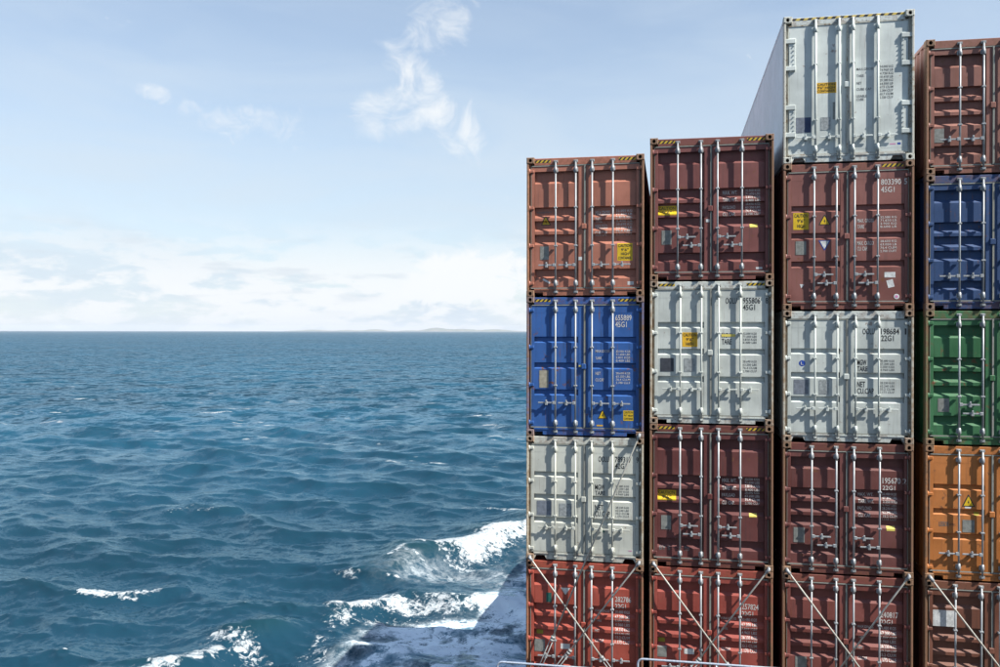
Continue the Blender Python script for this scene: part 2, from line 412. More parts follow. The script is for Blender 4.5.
def sea_material():
    m, t, b = principled('sea_water', (0.012, 0.05, 0.075), 0.12)
    b.inputs['IOR'].default_value = 1.333
    ge = t.n('ShaderNodeNewGeometry'); P = ge.outputs['Position']
    def att(n): return t.n('ShaderNodeAttribute', attribute_name=n).outputs['Fac']
    foam, lace, far, crest = att('foam'), att('lace'), att('far'), att('crest')
    Pf = t.vmath('MULTIPLY', P, (1, 1, 0.3))
    # small chop as tilted facets, the larger the farther out (where the sheet itself is smooth)
    c1 = t.vmath('SUBTRACT', t.noise(t.vmath('MULTIPLY', P, (1.0, 1.4, 1.0)), 3.0, 5, 0.66, out=1), (0.5, 0.5, 0.5))
    c2 = t.vmath('SUBTRACT', t.noise(P, 0.42, 4, 0.6, out=1), (0.5, 0.5, 0.5))
    c3 = t.vmath('SUBTRACT', t.noise(P, 0.10, 4, 0.62, out=1), (0.5, 0.5, 0.5))
    tilt = t.vmath('ADD', t.vmath('SCALE', c1, t.smooth(far, 0, 1, 0.70, 0.55)), t.vmath('SCALE', c2, t.smooth(far, 0, 0.6, 0.42, 1.7)))
    tilt = t.vmath('ADD', tilt, t.vmath('SCALE', c3, t.smooth(far, 0.05, 0.7, 0.0, 3.2)))
    tilt = t.vmath('MULTIPLY', tilt, (1, 1, 0))
    nrm = t.vmath('NORMALIZE', t.vmath('ADD', ge.outputs['Normal'], tilt))
    # water body: greener in the thin crests
    n = t.noise(P, 0.02, 4, 0.55)
    base = t.mix(t.smooth(n, 0.3, 0.7), c4((0.008, 0.035, 0.057)), c4((0.010, 0.045, 0.076)))
    base = t.mix(t.smooth(crest, 0.1, 1.5, 0.0, 0.55), base, c4((0.009, 0.038, 0.044)))
    aer = t.math('MULTIPLY', t.smooth(lace, 0.0, 1.0, 0.0, 1.0), t.smooth(t.noise(P, 0.3, 5, 0.6), 0.38, 0.62))
    base = t.mix(aer, base, c4((0.085, 0.190, 0.260)))
    gust = t.noise(P, 0.006, 5, 0.6); gust2 = t.noise(P, 0.035, 4, 0.6)
    gf = t.math('MULTIPLY', t.smooth(t.math('ADD', t.math('MULTIPLY', gust, 0.5), t.math('MULTIPLY', gust2, 0.5)), 0.36, 0.64), t.smooth(far, 0.0, 0.4))
    base = t.mix(t.math('MULTIPLY', gf, 0.8), base, c4((0.016, 0.082, 0.138)))
    # foam masks
    f1 = t.noise(P, 2.3, 8, 0.72, dist=0.6); f2 = t.noise(P, 0.6, 4, 0.55)
    fn = t.math('ADD', t.math('MULTIPLY', f1, 0.75), t.math('MULTIPLY', f2, 0.35))
    m1 = t.smooth(t.math('ADD', foam, t.math('MULTIPLY', t.math('SUBTRACT', fn, 0.55), 4.4)), 0.48, 0.95)
    m1 = t.math('MULTIPLY', m1, t.smooth(foam, 0.05, 0.22))
    wv = t.vmath('ADD', t.vmath('MULTIPLY', P, (1.0, 1.0, 0.2)), t.vmath('SCALE', t.vmath('SUBTRACT', t.noise(P, 0.55, 5, 0.6, out=1), (0.5, 0.5, 0.5)), 2.4))
    g1 = t.noise(wv, 0.62, 6, 0.62)
    rid = t.math('SUBTRACT', 1.0, t.math('MULTIPLY', t.math('ABSOLUTE', t.math('SUBTRACT', g1, 0.5)), 9.0))
    g2 = t.noise(wv, 1.7, 6, 0.65)
    rid2 = t.math('SUBTRACT', 1.0, t.math('MULTIPLY', t.math('ABSOLUTE', t.math('SUBTRACT', g2, 0.5)), 8.0))
    pat = t.noise(P, 0.16, 5, 0.6)
    lm = t.math('MAXIMUM', t.smooth(rid, 0.15, 0.85, 0, 1.0), t.smooth(rid2, 0.30, 0.95, 0, 0.9))
    lm = t.math('ADD', t.math('MULTIPLY', lm, 0.75), t.smooth(t.noise(wv, 1.4, 7, 0.68), 0.44, 0.60, 0.0, 0.85))
    lm = t.math('MULTIPLY', t.math('MULTIPLY', lm, lace), t.smooth(t.math('ADD', t.math('MULTIPLY', pat, 0.5), t.math('MULTIPLY', f2, 0.5)), 0.425, 0.545, 0.16, 1.45))
    # scattered whitecaps far out
    cp = t.noise(t.vmath('MULTIPLY', P, (0.55, 1.0, 0.0)), 0.075, 3, 0.5)
    cd = t.noise(t.vmath('MULTIPLY', P, (0.5, 1.1, 0.0)), 0.42, 5, 0.6)
    m3 = t.math('MULTIPLY', t.smooth(cp, 0.585, 0.64), t.smooth(cd, 0.56, 0.64))
    m3 = t.math('MULTIPLY', m3, t.smooth(far, 0.05, 0.3, 0.0, 0.9))
    fm = t.math('MAXIMUM', t.math('MAXIMUM', m1, lm), m3, clamp=True)
    colr = t.mix(fm, base, t.mix(lace, t.mix(t.smooth(t.noise(P, 3.2, 7, 0.7), 0.34, 0.66), c4((0.24, 0.29, 0.32)), c4((0.52, 0.54, 0.55))), c4((0.80, 0.91, 0.97))))  # lace painted paler and bluer than sunlit crests, lifting the shaded foam
    dif = t.n('ShaderNodeBsdfDiffuse', ins={'Color': colr, 'Normal': nrm})
    glo = t.n('ShaderNodeBsdfGlossy', ins={'Color': c4((0.68, 0.90, 1.0)), 'Roughness': t.smooth(far, 0.0, 0.8, 0.14, 0.42), 'Normal': nrm})
    fr = t.n('ShaderNodeFresnel', ins={'IOR': 1.333, 'Normal': nrm}).outputs[0]
    fac = t.math('MULTIPLY', t.math('MINIMUM', t.math('MULTIPLY', fr, 0.80), 0.62), t.math('SUBTRACT', 1.0, t.math('MULTIPLY', fm, 0.9)))
    fac = t.math('MULTIPLY', fac, t.smooth(far, 0.0, 0.8, 1.0, 0.62))
    mx = t.n('ShaderNodeMixShader', ins={0: fac, 1: dif.outputs[0], 2: glo.outputs[0]})
    t.set([n for n in t.t.nodes if n.type == 'OUTPUT_MATERIAL'][0].inputs[0], mx.outputs[0])
    t.t.nodes.remove(b)
    return m
sea = kind(link('sea', sea_mesh(), None), 'structure')
sea.data.materials.append(sea_material())

# ------------------------------------------------------------------ low coast far off
def coast():
    bm = bmesh.new(); rng = random.Random(5)
    N = 90; prev = None
    for i in range(N + 1):
        u = i / N
        x = -17500 + u * 11900; y0 = 38000 + 660 * math.sin(u * 5)
        env = math.sin(math.pi * min(1, u * 1.02)) ** 0.7 if 0 < u < 1 else 0
        h = env * (34 + 16 * math.sin(u * 9 + 1.1) + 12 * math.sin(u * 23) + 9 * math.sin(u * 51 + 2) + rng.uniform(-3, 3)) * (0.75 + 0.35 * u)
        h = max(h * 3.1, 3.0)
        ring = [bm.verts.new((x, y0 - 300, -3)), bm.verts.new((x, y0 - 120, h * 0.55)), bm.verts.new((x, y0 + 120, h)), bm.verts.new((x, y0 + 900, h * 0.5)), bm.verts.new((x, y0 + 1400, -3))]
        if prev:
            for a in range(4): bm.faces.new((prev[a], prev[a + 1], ring[a + 1], ring[a]))
        prev = ring
    return bm_mesh('coast', bm, True)
m, t, b = principled('coast_ground', (0.07, 0.10, 0.06), 0.9)
ge = t.n('ShaderNodeNewGeometry')
t.set(b.inputs['Base Color'], t.mix(t.smooth(t.noise(ge.outputs['Position'], 0.004, 6, 0.6), 0.4, 0.6), c4((0.05, 0.09, 0.05)), c4((0.16, 0.15, 0.10))))
kind(link('hills', coast(), m), 'structure')

# ------------------------------------------------------------------ ship under the stacks
FACE_Y = 18.382
BASE_Z = CAM_Z - 4.79 - 2.591 - 0.02        # foot of the lowest tier
def ship():
    root = empty('ship', (9.0, 18.0, 0)); tag(root, 'dark blue hull and deck of the cargo ship under the container stacks', 'ship')
    L = lambda name, bm, mat: link(name, bm_mesh(name, bm), mat, root, (-9.0, -18.0, 0))
    bm = bmesh.new()
    secs = [(-30, 11.6), (70, 11.6), (88, 9.5), (100, 5.5), (108, 1.2)]
    prev = None
    for y, hw in secs:
        cx = 8.3
        ring = [bm.verts.new(p) for p in ((cx - hw, y, 10.6), (cx - hw * 0.99, y, 2), (cx - hw * 0.95, y, -3), (cx + hw * 0.95, y, -3), (cx + hw * 0.99, y, 2), (cx + hw, y, 10.6))]
        if prev:
            for a in range(5): bm.faces.new((prev[a], ring[a], ring[a + 1], prev[a + 1]))
        else: bm.faces.new(ring)
        prev = ring
    bm.faces.new(prev[::-1])
    L('hull', bm, MATS['paint_navy'])
    bm = bmesh.new()
    vs = [bm.verts.new((8.3 + s * (hw - 0.02), y, 10.2)) for s, seq in ((-1, secs), (1, secs[::-1])) for y, hw in seq]
    bm.faces.new(vs)
    L('deck', bm, MATS['deck_paint'])
    for y0, y1 in ((14.0, 31.2), (34.5, 47.2), (47.25, 54.0)):
        bm = bmesh.new(); box(bm, -2.95, 19.5, y0, y1, 10.2, BASE_Z - 0.012, 0.03)
        L('hatch_cover', bm, MATS['deck_paint'])
    bm = bmesh.new(); box(bm, -3.0, 19.6, -22.0, -1.6, 10.2, 33.5, 0.05)           # unseen house, added and raised to cut the skylight on the doors
    L('deckhouse', bm, MATS['deckhouse_paint'])
ship()

# ------------------------------------------------------------------ container parts (shared meshes)
CW = 2.438
DF = 0.066            # door face behind the front of the corner castings
BAR_Y = 0.020
def mesh_cache(fn):
    store = {}
    def g(*a):
        if a not in store: store[a] = fn(*a)
        return store[a]
    return g

def hole_face(bm, x0, x1, z0, z1, y, hw, hh, depth, sgn=1):
    """front plate of a corner casting with an oval pocket"""
    cx, cz = (x0 + x1) / 2, (z0 + z1) / 2; N = 16
    inner, outer, back = [], [], []
    for k in range(N):
        a = 2 * math.pi * (k + 0.5) / N; c, s_ = math.cos(a), math.sin(a)
        inner.append(bm.verts.new((cx + hw * c, y, cz + hh * s_)))
        back.append(bm.verts.new((cx + hw * c, y + depth, cz + hh * s_)))
        m_ = max(abs(c) , abs(s_))
        outer.append(bm.verts.new((cx + (x1 - x0) / 2 * c / m_, y, cz + (z1 - z0) / 2 * s_ / m_)))
    for k in range(N):
        j = (k + 1) % N
        bm.faces.new((outer[k], outer[j], inner[j], inner[k]))
        bm.faces.new((inner[k], inner[j], back[j], back[k]))
    f = bm.faces.new(back); f.material_index = 1
@mesh_cache
def casting_mesh(side, top):
    """corner casting, 178 x 162 x 118 mm, proud of the frame; origin at its outer corner"""
    bm = bmesh.new()
    wd, hg, dp = 0.162, 0.128, 0.178
    x0, x1 = (0, wd) if side == 0 else (-wd, 0)
    b_ = 0.009
    box(bm, x0, x1, 0.010, dp, 0, hg)
    # chamfered front plate with pocket
    xa, xb, za, zb = x0 + b_, x1 - b_, b_, hg - b_
    bm.faces.ensure_lookup_table()
    bmesh.ops.delete(bm, geom=[f for f in bm.faces if all(abs(v.co.y - 0.010) < 1e-6 for v in f.verts)], context='FACES')
    o = [(x0, 0.010, 0), (x1, 0.010, 0), (x1, 0.010, hg), (x0, 0.010, hg)]
    i = [(xa, 0, za), (xb, 0, za), (xb, 0, zb), (xa, 0, zb)]
    for k in range(4):
        j = (k + 1) % 4; quad(bm, o[k], o[j], i[j], i[k])
    hole_face(bm, xa, xb, za, zb, 0.0, 0.034, 0.040, 0.06)
    me = bm_mesh('corner_casting', bm)
    me.materials.append(None); me.materials.append(MATS['hole_dark'])
    return me
def add_casting(root, x, z, side, mat, y=0.0, flip=False):
    o = link('corner_casting', casting_mesh(side, 0), mat, root, (x, y, z))
    if flip: o.rotation_euler = (0, 0, math.pi)
    return o

@mesh_cache
def post_mesh(H, side):
    bm = bmesh.new(); z0, z1 = 0.12, H - 0.12
    s_ = 1 if side == 0 else -1
    def bx(a, b, *r): box(bm, min(s_ * a, s_ * b), max(s_ * a, s_ * b), *r)
    bx(0.004, 0.046, 0.006, 0.16, z0, z1, 0.006)         # outer lip
    bx(0.046, 0.090, DF + 0.012, 0.16, z0, z1)                # recessed web beside the door
    return bm_mesh('corner_post', bm)
@mesh_cache
def header_mesh():
    bm = bmesh.new(); box(bm, 0.155, CW - 0.155, DF - 0.006, 0.19, -0.158, -0.008, 0.008)
    return bm_mesh('door_header', bm)
@mesh_cache
def sill_mesh(style):
    """bottom rail with the two fork-tongue cut-outs"""
    bm = bmesh.new(); z1 = 0.155; y0, y1 = DF - 0.010, 0.19
    a0, a1, hh = (0.165, 0.43, 0.100) if style == 'trap' else (0.165, 0.345, 0.082)
    d_ = 0.05 if style == 'trap' else 0.002
    prof = [(0.155, z1), (0.155, hh + 0.02) if style != 'trap' else (0.155, 0.02), (a0, 0.02 if style == 'trap' else hh), ]
    if style == 'trap': prof = [(0.155, z1), (0.155, 0.014), (a0 + 0.006, 0.014), (a0 + d_, hh), (a1 - d_, hh), (a1, 0.014)]
    else: prof = [(0.155, z1), (0.155, hh), (a1, hh), (a1 + 0.002, 0.014)]
    full = prof + [(CW - x, z) for x, z in prof[::-1]]
    fr = [bm.verts.new((x, y0, z)) for x, z in full]; bk = [bm.verts.new((x, y1, z)) for x, z in full]
    f = bm.faces.new(fr); bm.faces.new(bk[::-1])
    n = len(full)
    for k in range(n): bm.faces.new((fr[k], bk[k], bk[(k + 1) % n], fr[(k + 1) % n]))
    bmesh.ops.recalc_face_normals(bm, faces=bm.faces)
    # thin lip along the top edge
    box(bm, 0.16, CW - 0.16, y0 - 0.012, y0 - 0.001, z1 - 0.03, z1 - 0.008)
    return bm_mesh('door_sill', bm)

def profile(H, typ):
    """list of (v from top, y) of the pressed door sheet"""
    if typ == 'A':
        gr = [(0.2856, 0.331), (0.473, 0.518), (0.666, 0.711)] if H > 2.7 else [(0.286, 0.331), (0.468, 0.516), (0.652, 0.700)]
        p0, p1 = 0.335, H - 0.30
        y = DF + 0.003; g = y + 0.036
        pts = [(p0, y)]
        for a, b in gr: pts += [(a * H, y), (a * H + 0.022, g), (b * H - 0.030, g), (b * H, y)]
        return pts + [(p1, y)]
    if typ == 'F': return [(0.25, DF), (H - 0.25, DF)]
    if H > 2.7: rs = [(0.477, 1.03), (1.195, 1.315), (1.475, 1.60), (1.757, 2.33), (2.47, H - 0.19)]
    else: rs = [(0.47, 0.90), (1.05, 1.175), (1.325, 1.45), (1.595, 2.035), (2.16, H - 0.19)]
    yr, yb = DF + 0.026, DF + 0.082
    pts = [(0.285, yb)]
    for a, b in rs: pts += [(a, yb), (a + 0.062, yr), (b, yr), (b + 0.016, yb)]
    pts = pts[:-1]
    return pts
def prof_y(pts, v, u=0.5):
    if len(pts) > 2 and not (0.165 < u < 1.085 or CW - 1.085 < u < CW - 0.165): return DF
    if v <= pts[0][0] or v >= pts[-1][0]: return DF
    for (a, ya), (b, yb) in zip(pts[:-1], pts[1:]):
        if a <= v <= b: return ya + (yb - ya) * (v - a) / max(1e-6, b - a)
    return DF
D0, D1 = 0.098, 1.203                    # left leaf, right leaf mirrored
def stiles(typ): return (0.165, 1.085) if typ != 'F' else (0.12, 1.18)
@mesh_cache
def door_mesh(H, typ, side):
    bm = bmesh.new(); pts = profile(H, typ)
    u0, u1 = stiles(typ); z0, z1 = 0.178, H - 0.178
    mx = (lambda x: x) if side == 0 else (lambda x: CW - x)
    def bx(a, b, *r, **k): box(bm, min(mx(a), mx(b)), max(mx(a), mx(b)), *r, **k)
    zt, zb = H - pts[0][0], H - pts[-1][0]
    yb = DF + 0.050
    bx(D0, u0, DF, yb, z0, z1, bev=0.006); bx(u1, D1, DF, yb, z0, z1, bev=0.006)
    bx(u0 - 0.004, u1 + 0.004, DF + 0.0015, yb, zt, z1 - 0.003); bx(u0 - 0.004, u1 + 0.004, DF + 0.0015, yb, z0 + 0.003, zb)
    e = 0.0
    L_ = [bm.verts.new((mx(u0), y, H - v)) for v, y in pts]; R_ = [bm.verts.new((mx(u1), y, H - v)) for v, y in pts]
    for k in range(len(pts) - 1):
        f = [L_[k], R_[k], R_[k + 1], L_[k + 1]]
        if side == 0: f = f[::-1]
        bm.faces.new(f)
    # shoulder returns at both ends of the sheet
    for V in (L_, R_):
        for k in range(len(pts) - 1):
            a, b2 = V[k].co, V[k + 1].co
            quad(bm, a, b2, (b2.x, DF + 0.002, b2.z), (a.x, DF + 0.002, a.z))
    # seal board behind
    bx(D0 + 0.01, D1 - 0.01, yb + 0.06, yb + 0.07, z0, z1)
    bmesh.ops.remove_doubles(bm, verts=bm.verts, dist=1e-5)
    bmesh.ops.recalc_face_normals(bm, faces=bm.faces)
    return bm_mesh('door', bm)
@mesh_cache
def gasket_mesh(H, side):
    bm = bmesh.new(); mx = (lambda x: x) if side == 0 else (lambda x: CW - x)
    def bx(a, b, *r): box(bm, min(mx(a), mx(b)), max(mx(a), mx(b)), *r)
    ya, yb = DF - 0.009, DF + 0.06
    bx(0.091, D0 - 0.001, ya - 0.004, yb, 0.16, H - 0.16)
    bx(D1 + 0.001, 1.2175, ya - 0.010, yb, 0.165, H - 0.162)
    bx(D0, D1, ya, yb, H - 0.177, H - 0.159); bx(D0, D1, ya, yb, 0.157, 0.177)
    return bm_mesh('gasket', bm)
@mesh_cache
def bar_mesh(H, r):
    bm = bmesh.new()
    tube(bm, [(0, BAR_Y, 0.075), (0, BAR_Y, H - 0.075)], r, 10)
    for z in (0.085, H - 0.085):                                   # cam ends
        box(bm, -0.024, 0.024, BAR_Y - 0.018, BAR_Y + 0.026, z - 0.020, z + 0.020, 0.006)
    return bm_mesh('locking_bar', bm)
@mesh_cache
def bracket_mesh(kind_):
    bm = bmesh.new()
    if kind_ == 'keeper':        # long sleeve bearing on the door
        tube(bm, [(0, BAR_Y, -0.068), (0, BAR_Y, 0.068)], 0.027, 10)
        box(bm, -0.046, 0.046, BAR_Y + 0.022, DF - 0.001, -0.045, 0.045, 0.006)
    elif kind_ == 'guide':
        box(bm, -0.036, 0.036, BAR_Y - 0.022, DF + 0.002, -0.016, 0.016, 0.006)
    elif kind_ == 'cam_keeper':
        box(bm, -0.045, 0.045, BAR_Y + 0.027, DF - 0.007, -0.028, 0.028, 0.004)
        box(bm, -0.042, -0.028, BAR_Y - 0.006, DF - 0.02, -0.024, 0.024, 0.003); box(bm, 0.028, 0.042, BAR_Y - 0.006, DF - 0.02, -0.024, 0.024, 0.003)
    return bm_mesh('bar_' + kind_, bm)
@mesh_cache
def handle_mesh(s_):
    bm = bmesh.new()
    def bx(a, b, *r): box(bm, min(s_ * a, s_ * b), max(s_ * a, s_ * b), *r)
    y = BAR_Y - 0.012
    bx(0.0, 0.060, y - 0.018, y + 0.024, -0.032, 0.032, 0.006)             # hub
    bx(0.05, 0.36, y - 0.008, y + 0.008, -0.015, 0.015, 0.004)             # lever
    bx(0.165, 0.215, y - 0.022, DF - 0.001, -0.050, 0.026, 0.006)          # retainer on the door
    bx(0.175, 0.205, y - 0.030, y + 0.004, 0.020, 0.062, 0.004)            # swing latch
    return bm_mesh('handle', bm)
@mesh_cache
def hinge_mesh(side):
    s_ = 1 if side == 0 else -1; bm = bmesh.new()
    def bx(a, b, *r): box(bm, min(s_ * a, s_ * b), max(s_ * a, s_ * b), *r)
    bx(0.040, 0.155, 0.036, 0.054, -0.030, 0.030, 0.008)
    bx(0.105, 0.155, 0.054, DF + 0.001, -0.026, 0.026)
    tube(bm, [(s_ * 0.060, 0.043, -0.052), (s_ * 0.060, 0.043, 0.052)], 0.020, 8)
    return bm_mesh('hinge', bm)
@mesh_cache
def strap_hinge_mesh(side):
    s_ = 1 if side == 0 else -1; bm = bmesh.new()
    def bx(a, b, *r): box(bm, min(s_ * a, s_ * b), max(s_ * a, s_ * b), *r)
    bx(0.110, 0.235, DF - 0.022, DF - 0.002, -0.33, 0.33, 0.006)
    for z in (-0.27, 0.27):
        bx(0.012, 0.235, 0.022, DF - 0.020, z - 0.045, z + 0.045, 0.008)
    for z in (-0.18, -0.09, 0.0, 0.09, 0.18):
        tube(bm, [(s_ * 0.20, DF - 0.04, z), (s_ * 0.20, DF - 0.02, z)], 0.014, 6)
    return bm_mesh('hinge', bm)
@mesh_cache
def lockbox_mesh():
    bm = bmesh.new(); box(bm, -0.035, 0.062, 0.024, DF + 0.004, -0.055, 0.055, 0.010)
    return bm_mesh('lock_cover', bm)
@mesh_cache
def side_mesh(L, H, style):
    """one long side: pressed sheet between top and bottom rail; outside faces -x"""
    bm = bmesh.new()
    ya, yb = 0.16, L - 0.16
    if style == 'reefer':
        pitch, d_, x0 = 0.16, 0.006, 0.012; fr = (0.78, 0.86, 0.92, 1.0)
    else:
        pitch, d_, x0 = 0.278, 0.036, 0.010; fr = (0.26, 0.5, 0.76, 1.0)
    prof = [(ya, x0)]; y = ya
    while y + pitch < yb:
        prof += [(y + fr[0] * pitch, x0), (y + fr[1] * pitch, x0 + d_), (y + fr[2] * pitch, x0 + d_), (y + fr[3] * pitch, x0)]
        y += pitch
    prof.append((yb, x0))
    lo = [bm.verts.new((x, yy, 0.15)) for yy, x in prof]; hi = [bm.verts.new((x, yy, H - 0.055)) for yy, x in prof]
    for k in range(len(prof) - 1): bm.faces.new((lo[k], hi[k], hi[k + 1], lo[k + 1]))
    box(bm, 0.006, 0.07, 0.17, L - 0.17, 0.014, 0.155); box(bm, 0.006, 0.07, 0.17, L - 0.17, H - 0.066, H - 0.006)
    return bm_mesh('side_wall', bm)
@mesh_cache
def roof_mesh(L, H):
    bm = bmesh.new(); y = 0.19; prev = None; k = 0
    while y <= L - 0.17:
        z = H - 0.010 - (0.014 if k % 4 in (1, 2) else 0.0)
        r_ = (bm.verts.new((0.066, y, z)), bm.verts.new((CW - 0.066, y, z)))
        if prev: bm.faces.new((prev[0], prev[1], r_[1], r_[0]))
        prev = r_; y += 0.052 if k % 2 else 0.10; k += 1
    return bm_mesh('roof', bm)
@mesh_cache
def end_mesh(L, H):
    bm = bmesh.new(); x = 0.162; prev = None; k = 0
    while x < CW - 0.16:
        y = L - 0.015 - (0.036 if k % 4 in (1, 2) else 0.0)
        r_ = (bm.verts.new((x, y, 0.1)), bm.verts.new((x, y, H - 0.1)))
        if prev: bm.faces.new((prev[0], prev[1], r_[1], r_[0]))
        prev = r_; x += 0.07; k += 1
    box(bm, 0.162, CW - 0.162, L - 0.12, L - 0.004, 0.014, 0.14); box(bm, 0.162, CW - 0.162, L - 0.12, L - 0.004, H - 0.14, H - 0.008)
    return bm_mesh('end_wall', bm)
@mesh_cache
def floor_mesh(L):
    bm = bmesh.new(); box(bm, 0.075, CW - 0.075, 0.20, L - 0.16, 0.05, 0.14)
    return bm_mesh('floor', bm)
@mesh_cache
def rear_posts_mesh(L, H, side):
    bm = bmesh.new(); x0, x1 = (0.004, 0.15) if side == 0 else (CW - 0.15, CW - 0.004)
    box(bm, x0, x1, L - 0.158, L - 0.006, 0.12, H - 0.12, 0.01)
    return bm_mesh('corner_post', bm)

# lettering -----------------------------------------------------------
TXT = {}
def text_geo(s_, bold=0.012):
    """verts and faces of a word scaled into the unit box"""
    if s_ in TXT: return TXT[s_]
    cu = bpy.data.curves.new('t', 'FONT'); cu.body = s_; cu.resolution_u = 2; cu.size = 1.0; cu.offset = bold
    ob = bpy.data.objects.new('t', cu); COL.objects.link(ob)
    me = bpy.data.meshes.new_from_object(ob)
    v = np.array([q.co[:2] for q in me.vertices]); f = [tuple(p.vertices) for p in me.polygons]
    bpy.data.objects.remove(ob); bpy.data.curves.remove(cu); bpy.data.meshes.remove(me)
    lo, hi = v.min(0), v.max(0); v = (v - lo) / np.maximum(hi - lo, 1e-6)
    TXT[s_] = (v, f); return TXT[s_]
def lettering(parent, items, pts, mat, H, lift=0.0022, name='lettering'):
    for it in items: letter_line(parent, [it], pts, mat, H, lift, name)
def letter_line(parent, items, pts, mat, H, lift, name):
    """items: (text, u0, u1, v0, v1) in metres from the left and top edge of the container face; laid on the pressed sheet"""
    bm = bmesh.new()
    for s_, u0, u1, v0, v1 in items:
        vv, ff = text_geo(s_)
        vs = [bm.verts.new((u0 + (u1 - u0) * x, 0.0, H - v1 + (v1 - v0) * y)) for x, y in vv]
        for f in ff:
            try: bm.faces.new([vs[k] for k in f])
            except ValueError: pass
    for v, _ in pts:
        bmesh.ops.bisect_plane(bm, geom=bm.verts[:] + bm.edges[:] + bm.faces[:], plane_co=(0, 0, H - v), plane_no=(0, 0, 1))
    for v in bm.verts: v.co.y = prof_y(pts, H - v.co.z, v.co.x) - lift
    bmesh.ops.recalc_face_normals(bm, faces=bm.faces)
    return link(name, bm_mesh(name, bm), mat, parent)
def patch(parent, name, u0, u1, v0, v1, mat, H, pts, thick=0.0015, shape='rect', rot=0.0, label=None):
    """thin plate or sticker lying on the door sheet"""
    bm = bmesh.new()
    um, vm = (u0 + u1) / 2, (v0 + v1) / 2; hw, hh = (u1 - u0) / 2, (v1 - v0) / 2
    if shape == 'rect': P2 = [(-hw, -hh), (hw, -hh), (hw, hh), (-hw, hh)]
    elif shape == 'tri': P2 = [(-hw, -hh), (hw, -hh), (hw * 0.06, hh), (-hw * 0.06, hh)]
    elif shape == 'tri_down': P2 = [(-hw * 0.06, -hh), (hw * 0.06, -hh), (hw, hh), (-hw, hh)]
    else: P2 = [(hw * math.cos(a * math.pi / 10), hh * math.sin(a * math.pi / 10)) for a in range(20)]
    c, s_ = math.cos(rot), math.sin(rot)
    P2 = [(um + x * c - z * s_, H - vm + x * s_ + z * c) for x, z in P2]
    f = bm.faces.new([bm.verts.new((x, 0, z)) for x, z in P2])
    for v, _ in pts:
        bmesh.ops.bisect_plane(bm, geom=bm.verts[:] + bm.edges[:] + bm.faces[:], plane_co=(0, 0, H - v), plane_no=(0, 0, 1))
    for v in bm.verts: v.co.y = prof_y(pts, H - v.co.z, um) - thick
    bmesh.ops.recalc_face_normals(bm, faces=bm.faces)
    if bm.faces:
        bm.faces.ensure_lookup_table()
        if bm.faces[0].normal.y > 0: bmesh.ops.reverse_faces(bm, faces=bm.faces)
    o = link(name, bm_mesh(name, bm), mat, parent)
    if label: o['label'] = label
    return o

